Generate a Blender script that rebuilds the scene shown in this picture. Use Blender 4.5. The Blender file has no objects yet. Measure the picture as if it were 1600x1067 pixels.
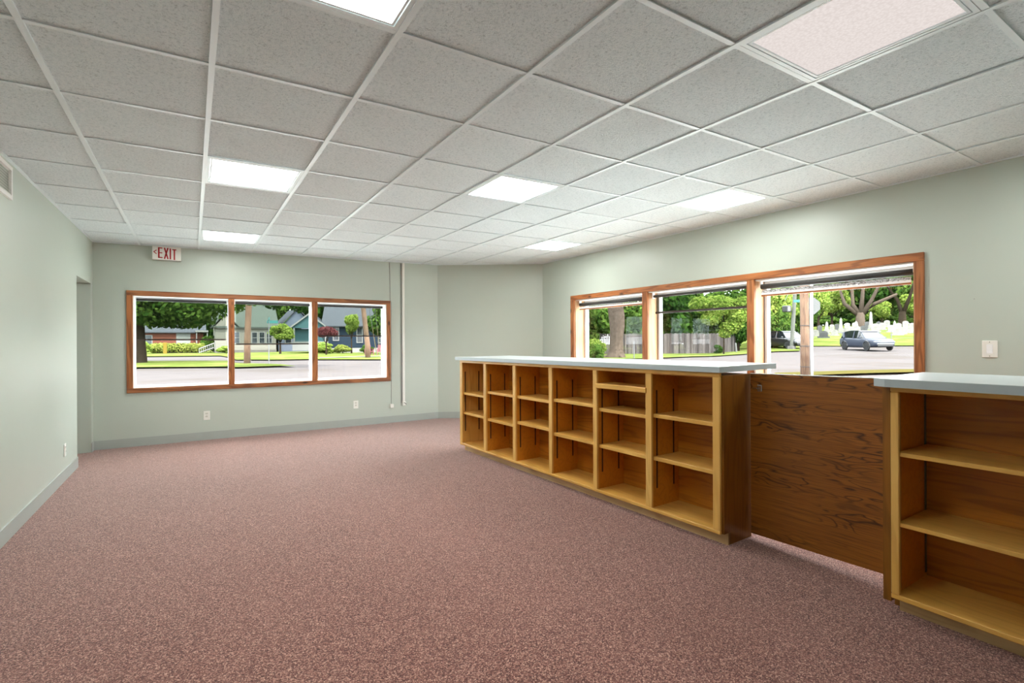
import bpy, math, random
import numpy as np
from mathutils import Matrix, Vector
random.seed(7)
RNG = np.random.default_rng(11)
scene = bpy.context.scene
COL = scene.collection
PI = math.pi

# ------------------------------------------------------------------ camera
EYE = 1.2421
YAW, ROLL, FPX = 0.5635, 0.0047, 781.1
cam_data = bpy.data.cameras.new('camera')
cam_data.sensor_fit = 'HORIZONTAL'
cam_data.sensor_width = 36.0
cam_data.lens = FPX / 1600 * 36.0
cam_data.clip_start, cam_data.clip_end = 0.05, 600
cam = bpy.data.objects.new('camera', cam_data)
COL.objects.link(cam)
_f = Vector((math.sin(YAW), math.cos(YAW), 0))
_r = Vector((math.cos(YAW), -math.sin(YAW), 0))
_u = Vector((0, 0, 1))
_R = _r * math.cos(ROLL) - _u * math.sin(ROLL)
_U = _r * math.sin(ROLL) + _u * math.cos(ROLL)
M = Matrix.Identity(4)
for i in range(3):
    M[i][0], M[i][1], M[i][2] = _R[i], _U[i], -_f[i]
M[2][3] = EYE
cam.matrix_world = M
scene.camera = cam

# ------------------------------------------------------------------ world, sun, exposure
world = bpy.data.worlds.new('overcast_sky')
scene.world = world
world.use_nodes = True
bg = world.node_tree.nodes['Background']
bg.inputs['Color'].default_value = (0.90, 0.955, 1.0, 1)
bg.inputs['Strength'].default_value = 9.5
sun_data = bpy.data.lights.new('sun', 'SUN')
sun_data.energy = 10.0
sun_data.angle = math.radians(6)
sun_data.color = (1.0, 0.95, 0.86)
sun = bpy.data.objects.new('sun', sun_data)
COL.objects.link(sun)
_el, _sx, _sy = math.radians(58), 0.30, -0.954
_d = Vector((-_sx * math.cos(_el), -_sy * math.cos(_el), -math.sin(_el)))
sun.rotation_euler = _d.to_track_quat('-Z', 'Y').to_euler()
LAMP = 17.0
scene.view_settings.view_transform = 'Standard'
scene.view_settings.look = 'None'
scene.view_settings.gamma = 1.0
scene.view_settings.use_curve_mapping = False
scene.view_settings.exposure = 0.68
scene.cycles.max_bounces = 10
scene.cycles.diffuse_bounces = 6
scene.cycles.transparent_max_bounces = 24
scene.cycles.sample_clamp_indirect = 6.0

# ------------------------------------------------------------------ mesh helpers
class MB:
    def __init__(self):
        self.v, self.f = [], []
    def add(self, vs, fs):
        n = len(self.v)
        self.v += [tuple(p) for p in vs]
        self.f += [tuple(i + n for i in f) for f in fs]
        return self
    def box(self, x0, x1, y0, y1, z0, z1):
        vs = [(x, y, z) for z in (z0, z1) for y in (y0, y1) for x in (x0, x1)]
        return self.add(vs, [(0, 2, 3, 1), (4, 5, 7, 6), (0, 1, 5, 4), (2, 6, 7, 3), (0, 4, 6, 2), (1, 3, 7, 5)])
    def bev(self, x0, x1, y0, y1, z0, z1, b=0.003):
        # box with chamfered edges
        vs, idx = [], {}
        X, Y, Z = (x0, x1), (y0, y1), (z0, z1)
        for i in (0, 1):
            for j in (0, 1):
                for k in (0, 1):
                    sx, sy, sz = (1 - 2 * i) * b, (1 - 2 * j) * b, (1 - 2 * k) * b
                    for ax in range(3):
                        p = [X[i] + sx, Y[j] + sy, Z[k] + sz]
                        p[ax] = (X[i], Y[j], Z[k])[ax]
                        idx[(i, j, k, ax)] = len(vs)
                        vs.append(p)
        fs = []
        for ax in range(3):
            o = [a for a in range(3) if a != ax]
            for s in (0, 1):
                q = []
                for a, c in ((0, 0), (1, 0), (1, 1), (0, 1)):
                    key = [0, 0, 0]; key[ax] = s; key[o[0]] = a; key[o[1]] = c
                    q.append(idx[(*key, ax)])
                fs.append(q if (s == 1) == (ax != 1) else q[::-1])
        for ax in range(3):
            o = [a for a in range(3) if a != ax]
            for a in (0, 1):
                for c in (0, 1):
                    k0 = [0, 0, 0]; k0[o[0]] = a; k0[o[1]] = c
                    k1 = list(k0); k1[ax] = 1
                    fs.append([idx[(*k0, o[0])], idx[(*k1, o[0])], idx[(*k1, o[1])], idx[(*k0, o[1])]])
        for i in (0, 1):
            for j in (0, 1):
                for k in (0, 1):
                    fs.append([idx[(i, j, k, 0)], idx[(i, j, k, 1)], idx[(i, j, k, 2)]])
        return self.add(vs, fs)
    def prism(self, poly, z0, z1):
        n = len(poly)
        za = z0 if callable(z0) else (lambda x, y: z0)
        zb = z1 if callable(z1) else (lambda x, y: z1)
        vs = [(x, y, za(x, y)) for x, y in poly] + [(x, y, zb(x, y)) for x, y in poly]
        fs = [tuple(range(n))[::-1], tuple(range(n, 2 * n))] + [(i, (i + 1) % n, n + (i + 1) % n, n + i) for i in range(n)]
        return self.add(vs, fs)
    def tube(self, pts, rad, n=10, cap=True):
        pts = [Vector(p) for p in pts]
        rs = rad if isinstance(rad, (list, tuple)) else [rad] * len(pts)
        rings = []
        for i, p in enumerate(pts):
            t = (pts[min(i + 1, len(pts) - 1)] - pts[max(i - 1, 0)]).normalized()
            a = t.orthogonal().normalized() if abs(t.z) < 0.9 else Vector((1, 0, 0))
            a = (a - t * a.dot(t)).normalized()
            b = t.cross(a)
            rings.append([p + (a * math.cos(2 * PI * k / n) + b * math.sin(2 * PI * k / n)) * rs[i] for k in range(n)])
        vs = [q for r in rings for q in r]
        fs = [(i * n + k, i * n + (k + 1) % n, (i + 1) * n + (k + 1) % n, (i + 1) * n + k) for i in range(len(pts) - 1) for k in range(n)]
        if cap:
            fs += [tuple(range(n))[::-1], tuple(range((len(pts) - 1) * n, len(pts) * n))]
        return self.add(vs, fs)
    def build(self, name, mat, parent=None, smooth=False, shear=None):
        me = bpy.data.meshes.new(name)
        v = [shear(p) for p in self.v] if shear else self.v
        me.from_pydata(v, [], self.f)
        me.update()
        import bmesh
        bm = bmesh.new(); bm.from_mesh(me)
        bmesh.ops.recalc_face_normals(bm, faces=bm.faces)
        bm.to_mesh(me); bm.free()
        if mat: me.materials.append(MAT[mat] if isinstance(mat, str) else mat)
        if smooth:
            for p in me.polygons: p.use_smooth = True
        o = bpy.data.objects.new(name, me)
        COL.objects.link(o)
        o.parent = parent
        return o

def B(*a): return MB().box(*a)
def BV(*a, b=0.003): return MB().bev(*a, b=b)
def empty(name, loc=(0, 0, 0), rz=0, parent=None):
    o = bpy.data.objects.new(name, None)
    COL.objects.link(o)
    o.empty_display_size = 0.1
    o.location = loc
    o.rotation_euler = (0, 0, rz)
    o.parent = parent
    return o
def tag(o, label=None, cat=None, group=None, kind=None):
    if label: o['label'] = label
    if cat: o['category'] = cat
    if group: o['group'] = group
    if kind: o['kind'] = kind
    return o
def struct(o, label=None):
    o['kind'] = 'structure'
    if label: o['label'] = label
    return o
def copy_tree(o, parent=None):
    c = o.copy(); COL.objects.link(c)
    c.parent = parent
    for ch in list(o.children): copy_tree(ch, c)
    return c

# ------------------------------------------------------------------ materials
MAT = {}
def lin(c):
    return tuple(((x / 255) / 12.92 if x / 255 <= 0.04045 else ((x / 255 + 0.055) / 1.055) ** 2.4) for x in c)
class NT:
    def __init__(self, name):
        self.m = bpy.data.materials.new(name); self.m.use_nodes = True
        self.t = self.m.node_tree; self.t.nodes.clear()
        self.out = self.t.nodes.new('ShaderNodeOutputMaterial')
        MAT[name] = self.m
    def n(self, typ, **kw):
        nd = self.t.nodes.new(typ)
        for k, v in kw.items():
            if k.startswith('i_'):
                key = k[2:].replace('_', ' ')
                nd.inputs[key].default_value = v
            else: setattr(nd, k, v)
        return nd
    def l(self, a, b): self.t.links.new(a, b); return self
    def coord(self, scale=(1, 1, 1), kind='Object', rot=(0, 0, 0)):
        tc = self.n('ShaderNodeTexCoord')
        mp = self.n('ShaderNodeMapping')
        mp.inputs['Scale'].default_value = scale
        mp.inputs['Rotation'].default_value = rot
        self.l(tc.outputs[kind], mp.inputs['Vector'])
        return mp.outputs['Vector']
    def noise(self, vec, scale, detail=3, rough=0.55, dist=0.0):
        nd = self.n('ShaderNodeTexNoise')
        nd.inputs['Scale'].default_value = scale
        nd.inputs['Detail'].default_value = detail
        nd.inputs['Roughness'].default_value = rough
        nd.inputs['Distortion'].default_value = dist
        if vec is not None: self.l(vec, nd.inputs['Vector'])
        return nd.outputs['Fac']
    def ramp(self, fac, stops, interp='LINEAR'):
        nd = self.n('ShaderNodeValToRGB')
        cr = nd.color_ramp; cr.interpolation = interp
        while len(cr.elements) < len(stops): cr.elements.new(0.5)
        for e, (p, c) in zip(cr.elements, stops):
            e.position = p; e.color = (*c, 1) if len(c) == 3 else c
        self.l(fac, nd.inputs['Fac'])
        return nd.outputs['Color']
    def mix(self, a, b, fac, mode='MIX'):
        nd = self.n('ShaderNodeMix', data_type='RGBA', blend_type=mode)
        for k, v in ((6, a), (7, b)):
            if isinstance(v, tuple): nd.inputs[k].default_value = (*v, 1)
            else: self.l(v, nd.inputs[k])
        if isinstance(fac, (int, float)): nd.inputs[0].default_value = fac
        else: self.l(fac, nd.inputs[0])
        return nd.outputs[2]
    def math(self, op, a, b=0.0):
        nd = self.n('ShaderNodeMath', operation=op)
        for k, v in ((0, a), (1, b)):
            if isinstance(v, (int, float)): nd.inputs[k].default_value = v
            else: self.l(v, nd.inputs[k])
        return nd.outputs[0]
    def bump(self, h, strength, dist=0.01):
        nd = self.n('ShaderNodeBump'); nd.inputs['Strength'].default_value = strength; nd.inputs['Distance'].default_value = dist
        self.l(h, nd.inputs['Height'])
        return nd.outputs['Normal']
    def principled(self, color, rough=0.5, spec=0.5, metal=0.0, normal=None, **kw):
        p = self.n('ShaderNodeBsdfPrincipled')
        if isinstance(color, tuple): p.inputs['Base Color'].default_value = (*color, 1)
        else: self.l(color, p.inputs['Base Color'])
        if isinstance(rough, (int, float)): p.inputs['Roughness'].default_value = rough
        else: self.l(rough, p.inputs['Roughness'])
        p.inputs['Specular IOR Level'].default_value = spec
        p.inputs['Metallic'].default_value = metal
        if normal is not None: self.l(normal, p.inputs['Normal'])
        for k, v in kw.items(): p.inputs[k.replace('_', ' ')].default_value = v
        self.l(p.outputs[0], self.out.inputs['Surface'])
        return p

def plain(name, rgb, rough=0.5, spec=0.5, metal=0.0, var=0.0, scale=8.0, bump=0.0):
    t = NT(name); c = lin(rgb)
    if var or bump:
        n = t.noise(t.coord(), scale, 4)
        col = t.mix(tuple(x * (1 - var) for x in c), tuple(min(1, x * (1 + var)) for x in c), n)
        t.principled(col, rough, spec, metal, t.bump(n, bump, 0.005) if bump else None)
    else:
        t.principled(c, rough, spec, metal)
    return t.m

def wood(name, light, mid, dark, axis=1, scale=1.0, contrast=1.0, rough=0.45, knots=0.0, spec=0.4):
    """grain runs along the local axis: contour lines of a stretched noise"""
    t = NT(name)
    s = [9 * scale, 9 * scale, 9 * scale]; s[axis] = 0.9 * scale
    v = t.coord(tuple(s))
    n1 = t.noise(v, 1.0, 2, 0.4, 0.25)
    rings = t.math('SINE', t.math('MULTIPLY', n1, 46.0))
    rings = t.math('MULTIPLY_ADD', rings, 0.5); t.t.nodes[-1].inputs[2].default_value = 0.5
    s2 = [150 * scale] * 3; s2[axis] = 5 * scale
    fine = t.noise(t.coord(tuple(s2)), 1.0, 2, 0.6)
    big = t.noise(t.coord((2.2, 2.2, 2.2)), 1.0, 2)
    base = t.mix(lin(mid), lin(light), t.ramp(big, [(0.3, (0, 0, 0)), (0.7, (1, 1, 1))]))
    line = t.ramp(rings, [(0.55, (0, 0, 0)), (0.95, (1, 1, 1))])
    lf = t.math('MULTIPLY', line, 0.55 * contrast)
    col = t.mix(base, lin(dark), lf)
    ff = t.math('MULTIPLY', t.ramp(fine, [(0.5, (0, 0, 0)), (0.72, (1, 1, 1))]), 0.35 * contrast)
    col = t.mix(col, lin(dark), ff)
    if knots:
        vk = t.n('ShaderNodeTexVoronoi'); vk.inputs['Scale'].default_value = 1.0
        sk = [8, 8, 8]; sk[axis] = 3.2
        t.l(t.coord(tuple(sk)), vk.inputs['Vector'])
        k = t.ramp(vk.outputs['Distance'], [(0.06, (1, 1, 1)), (0.17, (0, 0, 0))])
        col = t.mix(col, lin(tuple(x * 0.45 for x in dark)), t.math('MULTIPLY', k, knots))
    t.principled(col, rough, spec, 0, t.bump(fine, 0.08, 0.002))
    return t.m

# setting
t = NT('wall_paint')
nv = t.noise(t.coord(), 90, 3)
pv = t.noise(t.coord(), 1.3, 3)
t.principled(t.mix(lin((186, 196, 186)), lin((194, 202, 191)), pv), 0.37, 0.5, 0, t.bump(nv, 0.04, 0.002))

t = NT('carpet')
v = t.coord()
vo = t.n('ShaderNodeTexVoronoi'); vo.inputs['Scale'].default_value = 250; t.l(v, vo.inputs['Vector'])
sp = t.n('ShaderNodeSeparateColor'); t.l(vo.outputs['Color'], sp.inputs[0])
n2 = t.noise(v, 95, 3, 0.7)
n3 = t.noise(v, 1.1, 4, 0.6)
mixn = t.math('ADD', t.math('MULTIPLY', sp.outputs[0], 0.55), t.math('MULTIPLY', n2, 0.45))
c = t.ramp(mixn, [(0.16, lin((58, 30, 30))), (0.36, lin((100, 62, 58))), (0.52, lin((134, 90, 83))), (0.66, lin((172, 124, 113))), (0.82, lin((230, 192, 172)))])
c = t.mix(c, lin((172, 124, 114)), t.math('MULTIPLY', t.ramp(n3, [(0.35, (0, 0, 0)), (0.75, (1, 1, 1))]), 0.20))
p = t.principled(c, 0.95, 0.1, 0, t.bump(mixn, 0.6, 0.008))
p.inputs['Sheen Weight'].default_value = 0.4
p.inputs['Sheen Roughness'].default_value = 0.4

t = NT('ceiling_tile')
v = t.coord()
n1 = t.noise(v, 210, 4, 0.75, 0.4)
n2 = t.noise(v, 80, 3, 0.6, 0.6)
hh = t.math('ADD', t.math('MULTIPLY', n1, 0.5), t.math('MULTIPLY', n2, 0.5))
c = t.ramp(hh, [(0.36, lin((198, 207, 209))), (0.47, lin((236, 246, 249))), (0.64, lin((248, 254, 255)))])
t.principled(c, 0.9, 0.2, 0, t.bump(hh, 1.0, 0.010))
plain('grid_metal', (234, 244, 247), 0.4)
plain('ceiling_deck', (150, 150, 148), 0.9)
plain('baseboard_vinyl', (170, 176, 171), 0.45, var=0.05)
plain('white_paint', (240, 240, 236), 0.4)
plain('white_vinyl', (244, 245, 246), 0.35)
plain('sash_white', (206, 208, 212), 0.35)
plain('white_plastic', (238, 237, 230), 0.35)
plain('ivory_plastic', (226, 224, 214), 0.4)
plain('grey_plastic', (150, 150, 145), 0.4)
plain('black_plastic', (22, 22, 22), 0.4)
plain('sign_red', (176, 20, 28), 0.4)
plain('chrome', (200, 200, 200), 0.25, metal=1.0)
plain('grey_metal', (120, 118, 110), 0.4, metal=0.7)
plain('laminate', (214, 222, 224), 0.3, var=0.03, scale=30)
plain('laminate_edge', (176, 188, 192), 0.4, var=0.03, scale=30)
wood('casing_wood', (176, 116, 74), (156, 96, 58), (92, 52, 28), axis=0, knots=0.9)
wood('casing_wood_y', (186, 118, 66), (168, 100, 52), (100, 54, 24), axis=1, knots=0.9)
wood('casing_wood_z', (184, 118, 70), (162, 98, 54), (98, 54, 26), axis=2, knots=0.9)
wood('pale_pine', (190, 152, 114), (178, 138, 98), (146, 98, 60), axis=2, contrast=0.5)
wood('birch_y', (226, 178, 94), (212, 160, 72), (166, 110, 38), axis=1, contrast=0.4, rough=0.4)
wood('birch_z', (230, 184, 104), (216, 166, 82), (168, 114, 44), axis=2, contrast=0.4, rough=0.4)
wood('birch_panel', (208, 136, 40), (192, 118, 28), (138, 76, 14), axis=1, contrast=0.3, rough=0.4)  # inner boards: shade of the bays put into a deeper birch colour
wood('birch_back', (192, 122, 34), (170, 102, 22), (112, 58, 10), axis=1, contrast=0.6, rough=0.4)  # back boards, darkened likewise for the shade inside the bays
wood('toe_wood', (206, 174, 128), (190, 154, 106), (150, 112, 70), axis=1, contrast=0.4)
wood('stained_panel', (150, 96, 28), (126, 78, 18), (70, 36, 8), axis=2, contrast=0.5, rough=0.35)
t = NT('oak_gate')
vb = t.coord((1, 4.2, 22)); n1 = t.noise(vb, 1.0, 1, 0.4, 0.5)
fine = t.noise(t.coord((20, 3.5, 210)), 1.0, 3, 0.7)
mid = t.noise(t.coord((3, 1.2, 38)), 1.0, 2, 0.5)
rings = t.math('ABSOLUTE', t.math('SINE', t.math('MULTIPLY', n1, 17.0)))
blot = t.math('MULTIPLY', t.ramp(rings, [(0.0, (1, 1, 1)), (0.62, (0, 0, 0))]), t.ramp(t.noise(t.coord((1, 1.2, 8)), 1.0, 1), [(0.44, (0, 0, 0)), (0.56, (1, 1, 1))]))
c = t.mix(lin((114, 64, 16)), lin((172, 106, 36)), mid)
c = t.mix(c, lin((62, 32, 12)), t.math('MULTIPLY', t.ramp(fine, [(0.48, (0, 0, 0)), (0.68, (1, 1, 1))]), 0.6))
c = t.mix(c, lin((58, 28, 8)), t.math('MULTIPLY', blot, 0.95))
t.principled(c, 0.36, 0.45, 0, t.bump(fine, 0.08, 0.002))
plain('slot_dark', (60, 34, 18), 0.7)

for nm, pw, ca, cb in (('lamp_lens', LAMP, (0.98, 1.0, 0.96), (0.88, 0.90, 0.86)), ('lamp_lens_pink', 0.55, (1.0, 0.91, 0.87), (0.86, 0.77, 0.73))):
    t = NT(nm)
    vo = t.n('ShaderNodeTexVoronoi'); vo.inputs['Scale'].default_value = 90
    t.l(t.coord(), vo.inputs['Vector'])
    em = t.n('ShaderNodeEmission'); em.inputs['Strength'].default_value = pw
    t.l(t.ramp(vo.outputs['Distance'], [(0.0, ca), (0.8, cb)]), em.inputs['Color'])
    t.l(em.outputs[0], t.out.inputs['Surface'])
plain('dead_lens', (240, 250, 253), 0.35)

t = NT('window_glass')
tr = t.n('ShaderNodeBsdfTransparent'); tr.inputs['Color'].default_value = (0.97, 0.98, 0.975, 1)
gl = t.n('ShaderNodeBsdfGlossy'); gl.inputs['Roughness'].default_value = 0.02
lw = t.n('ShaderNodeLayerWeight'); lw.inputs['Blend'].default_value = 0.5
fr = t.math('MULTIPLY_ADD', t.math('POWER', lw.outputs['Facing'], 5.0), 0.35); t.t.nodes[-1].inputs[2].default_value = 0.012
ms = t.n('ShaderNodeMixShader')
t.l(fr, ms.inputs[0]); t.l(tr.outputs[0], ms.inputs[1]); t.l(gl.outputs[0], ms.inputs[2])
t.l(ms.outputs[0], t.out.inputs['Surface'])

t = NT('shade_screen')
tr = t.n('ShaderNodeBsdfTransparent'); tr.inputs['Color'].default_value = (0.80, 0.83, 0.81, 1)
df = t.n('ShaderNodeBsdfDiffuse'); df.inputs['Color'].default_value = (0.03, 0.03, 0.03, 1)
ms = t.n('ShaderNodeMixShader'); ms.inputs[0].default_value = 0.10
t.l(tr.outputs[0], ms.inputs[1]); t.l(df.outputs[0], ms.inputs[2]); t.l(ms.outputs[0], t.out.inputs['Surface'])
plain('shade_dark', (62, 62, 62), 0.5, var=0.3, scale=40)
plain('hem_dark', (48, 36, 28), 0.5)
t = NT('shade_crinkle')
n = t.noise(t.coord((1, 1, 2.0)), 38, 3, 0.6, 1.5)
t.principled(t.ramp(n, [(0.38, lin((110, 110, 112))), (0.5, lin((235, 235, 238))), (0.66, lin((120, 120, 122)))]), 0.35, 0.5, 0, t.bump(n, 0.6, 0.01))

# outdoors
def matte(name, rgb, rough=0.9, spec=0, metal=0, var=0.0, scale=8.0, bump=0.0):
    t = NT(name); c = lin(rgb)
    n = t.noise(t.coord(), scale, 4, 0.65)
    d = t.n('ShaderNodeBsdfDiffuse')
    t.l(t.mix(tuple(x * (1 - var) for x in c), tuple(min(1, x * (1 + var)) for x in c), t.ramp(n, [(0.35, (0, 0, 0)), (0.65, (1, 1, 1))])), d.inputs['Color'])
    if bump: t.l(t.bump(n, bump, 0.03), d.inputs['Normal'])
    t.l(d.outputs[0], t.out.inputs['Surface'])
def ground_mat(name, a, b, scale, s2=0.5, c2=None):
    t = NT(name); v = t.coord()
    col = t.mix(lin(a), lin(b), t.noise(v, scale, 4, 0.65))
    if c2: col = t.mix(col, lin(c2), t.ramp(t.noise(v, s2, 3), [(0.5, (0, 0, 0)), (0.62, (1, 1, 1))]))
    d = t.n('ShaderNodeBsdfDiffuse'); t.l(col, d.inputs['Color']); t.l(d.outputs[0], t.out.inputs['Surface'])
ground_mat('asphalt', (61, 58, 58), (74, 70, 69), 0.9, 0.22, (64, 60, 58))
ground_mat('concrete', (85, 82, 80), (91, 89, 86), 2.0)
ground_mat('lawn_grass', (54, 64, 28), (72, 80, 38), 1.2, 0.4, (80, 84, 46))
ground_mat('dry_grass', (69, 58, 33), (46, 51, 24), 1.6)
def leaf_mat(name, a, b):
    t = NT(name)
    g = t.n('ShaderNodeNewGeometry')
    col = t.mix(lin(a), lin(b), g.outputs['Random Per Island'])
    d = t.n('ShaderNodeBsdfDiffuse'); t.l(col, d.inputs['Color'])
    tl = t.n('ShaderNodeBsdfTranslucent'); t.l(col, tl.inputs['Color'])
    ms = t.n('ShaderNodeMixShader'); ms.inputs[0].default_value = 0.45
    t.l(d.outputs[0], ms.inputs[1]); t.l(tl.outputs[0], ms.inputs[2]); t.l(ms.outputs[0], t.out.inputs['Surface'])
leaf_mat('leaf_mid', (30, 56, 18), (82, 104, 44))
leaf_mat('leaf_dark', (20, 42, 14), (54, 80, 30))
leaf_mat('leaf_bright', (68, 94, 30), (126, 138, 66))
leaf_mat('leaf_pale', (86, 100, 38), (128, 132, 66))
leaf_mat('leaf_red', (70, 34, 38), (108, 62, 62))
matte('bark_grey', (62, 54, 47), 0.9, var=0.35, scale=7, bump=0.8)
matte('bark_dark', (38, 32, 25), 0.9, var=0.3, scale=6, bump=0.8)
wood('pole_wood', (100, 78, 61), (84, 61, 45), (44, 28, 18), axis=2, scale=0.5, contrast=0.8, rough=0.9)
matte('pole_grey', (80, 81, 75), 0.7, var=0.1)
matte('brick_red', (80, 49, 40), 0.9, var=0.15, scale=20)
matte('siding_white', (95, 93, 86), 0.8, var=0.04)
matte('siding_blue', (75, 81, 91), 0.8, var=0.04)
matte('siding_navy', (29, 37, 46), 0.8, var=0.08)
matte('siding_teal', (51, 73, 75), 0.8)
matte('trim_white', (100, 100, 98), 0.7)
matte('roof_green', (56, 61, 56), 0.95, var=0.12, scale=6)
matte('roof_grey', (58, 60, 64), 0.95, var=0.12, scale=6)
plain('pane_dark', (25, 29, 33), 0.15)
matte('foundation', (73, 71, 66), 0.9, var=0.1)
matte('steps_orange', (93, 61, 44), 0.9)
matte('post_yellow', (91, 77, 32), 0.8)
plain('sign_teal', (20, 85, 82), 0.5)
matte('sign_back', (93, 93, 91), 0.6)
plain('galvanised', (85, 85, 85), 0.5, metal=0.3)
matte('chair_pink', (106, 61, 69), 0.7)
matte('stone_pale', (112, 110, 104), 0.9, var=0.18, scale=2)
matte('stone_grey', (69, 69, 68), 0.9, var=0.18, scale=2)
t = NT('fence_wood')
g = t.n('ShaderNodeNewGeometry')
fc = t.mix(lin((46, 42, 41)), lin((92, 86, 84)), g.outputs['Random Per Island'])
fc = t.mix(fc, lin((36, 33, 32)), t.math('MULTIPLY', t.ramp(t.noise(t.coord((20, 20, 1.2)), 1.0, 3), [(0.5, (0, 0, 0)), (0.7, (1, 1, 1))]), 0.6))
d = t.n('ShaderNodeBsdfDiffuse'); t.l(fc, d.inputs['Color']); t.l(d.outputs[0], t.out.inputs['Surface'])
plain('car_paint', (34, 39, 50), 0.5, 0.25, 0.0)
plain('car_black', (13, 14, 16), 0.3, 0.6)
plain('car_glass', (16, 18, 22), 0.1)
plain('tyre', (12, 12, 12), 0.8)
plain('rim', (60, 61, 64), 0.35, metal=0.8)
plain('headlamp', (113, 115, 117), 0.2)
matte('roof_outside', (80, 80, 78), 0.9)

# ------------------------------------------------------------------ room shell
XL, XR, YF, YB = -1.015, 4.805, 7.515, -1.3
def cz(x, y): return 2.4251 + 0.0156 * x + 0.0019 * y
ROOM = [(XL, YB), (XR, YB), (XR, 6.66), (3.32, YF), (XL, YF)]
WT = 2.74   # walls run up past the hung ceiling
floor = struct(B(-3.2, XR + 0.3, YB - 0.15, YF + 0.3, -0.12, 0.0).build('floor', 'carpet'), 'burgundy speckled cut-pile carpet')

# far window: opening
FW = dict(x0=-0.642, x1=2.470, z0=0.700, z1=1.818)
w = MB()
w.box(XL - 0.12, FW['x0'], YF, YF + 0.27, -0.1, WT).box(FW['x1'], 3.32, YF, YF + 0.27, -0.1, WT)
w.box(FW['x0'], FW['x1'], YF, YF + 0.27, -0.1, FW['z0']).box(FW['x0'], FW['x1'], YF, YF + 0.27, FW['z1'], WT)
struct(w.build('wall_far', 'wall_paint'), 'sage grey painted far wall with a wood-trimmed window')
# angled wall
struct(MB().prism([(3.32, YF), (XR, 6.66), (XR + 0.27, 6.80), (3.40, YF + 0.27), (3.32, YF + 0.27)], -0.1, WT).build('wall_angled', 'wall_paint'), 'short angled sage wall across the room corner')
# right wall
RW = dict(y0=1.636, y1=5.830, z0=0.72, z1=1.858)
w = MB()
w.box(XR, XR + 0.27, YB, RW['y0'], -0.1, WT).box(XR, XR + 0.27, RW['y1'], 6.66, -0.1, WT)
w.box(XR, XR + 0.27, RW['y0'], RW['y1'], -0.1, RW['z0']).box(XR, XR + 0.27, RW['y0'], RW['y1'], RW['z1'], WT)
struct(w.build('wall_right', 'wall_paint'), 'sage grey painted right wall with a long window')
# left wall with the passage opening
w = MB()
w.box(XL - 0.12, XL, YB, 6.585, -0.1, WT).box(XL - 0.12, XL, 7.385, YF, -0.1, WT).box(XL - 0.12, XL, 6.585, 7.385, 1.928, WT)
struct(w.build('wall_left', 'wall_paint'), 'pale sage left wall with a plain passage opening at its end')
# passage behind the opening
w = MB()
w.box(-3.0, XL - 0.12, 7.385, 7.5, -0.1, WT).box(-3.0, XL - 0.12, 5.9, 6.0, -0.1, WT).box(-3.1, -3.0, 5.9, 7.5, -0.1, WT)
struct(w.build('wall_passage', 'wall_paint'), 'walls of the passage seen through the opening')
struct(B(-3.0, XL - 0.12, 6.0, 7.385, 2.38, 2.44).build('ceiling_passage', 'ceiling_deck'))
struct(B(XL - 0.12, XR + 0.27, YB - 0.2, YB, -0.1, WT).build('wall_back', 'wall_paint'), 'plain sage wall behind the camera')
struct(B(-3.3, XR + 0.5, YB - 0.4, YF + 0.5, WT, WT + 0.2).build('roof', 'roof_outside'))

# baseboards
def base(name, poly): struct(MB().prism(poly, 0.0, 0.105).build(name, 'baseboard_vinyl'), 'grey vinyl cove baseboard')
base('baseboard_far', [(XL + 0.005, YF - 0.008), (3.318, YF - 0.008), (3.318, YF), (XL + 0.005, YF)])
_dx, _dy = XR - 3.32, 6.66 - YF; _L = math.hypot(_dx, _dy); _nx, _ny = _dy / _L, -_dx / _L
base('baseboard_angled', [(3.32 + 0.008 * _nx, YF + 0.008 * _ny), (XR + 0.008 * _nx, 6.66 + 0.008 * _ny), (XR, 6.66), (3.32, YF)])
base('baseboard_left', [(XL, YB), (XL + 0.008, YB), (XL + 0.008, 6.585), (XL, 6.585)])
base('baseboard_right', [(XR - 0.008, YB), (XR, YB), (XR, 6.65), (XR - 0.008, 6.65)])
base('baseboard_passage', [(-2.9, 7.377), (XL - 0.12, 7.377), (XL - 0.12, 7.385), (-2.9, 7.385)])
base('baseboard_stub', [(XL, 7.377), (XL + 0.008, 7.377), (XL + 0.008, YF - 0.009), (XL, YF - 0.009)])

# ------------------------------------------------------------------ hung ceiling
GX0, GY0, SX, SY = 0.0615, 2.4877, 0.6027, 0.6201
def gp(i, j): return (GX0 + i * SX - 0.00366 * j, GY0 + j * SY - 0.0011 * i)
def clip(poly, room=ROOM):
    out = poly
    n = len(room)
    for k in range(n):
        a, b = room[k], room[(k + 1) % n]
        def side(p): return (b[0] - a[0]) * (p[1] - a[1]) - (b[1] - a[1]) * (p[0] - a[0])
        src, out = out, []
        for q in range(len(src)):
            p0, p1 = src[q], src[(q + 1) % len(src)]
            s0, s1 = side(p0), side(p1)
            if s0 >= 0: out.append(p0)
            if (s0 > 0 > s1) or (s0 < 0 < s1):
                u = s0 / (s0 - s1)
                out.append((p0[0] + (p1[0] - p0[0]) * u, p0[1] + (p1[1] - p0[1]) * u))
        if not out: return out
    return out
ceil = MB().prism(ROOM, lambda x, y: cz(x, y) + 0.10, lambda x, y: cz(x, y) + 0.13).build('ceiling', 'ceiling_deck')
struct(ceil, 'white drop ceiling of textured square tiles in a metal grid')
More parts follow.
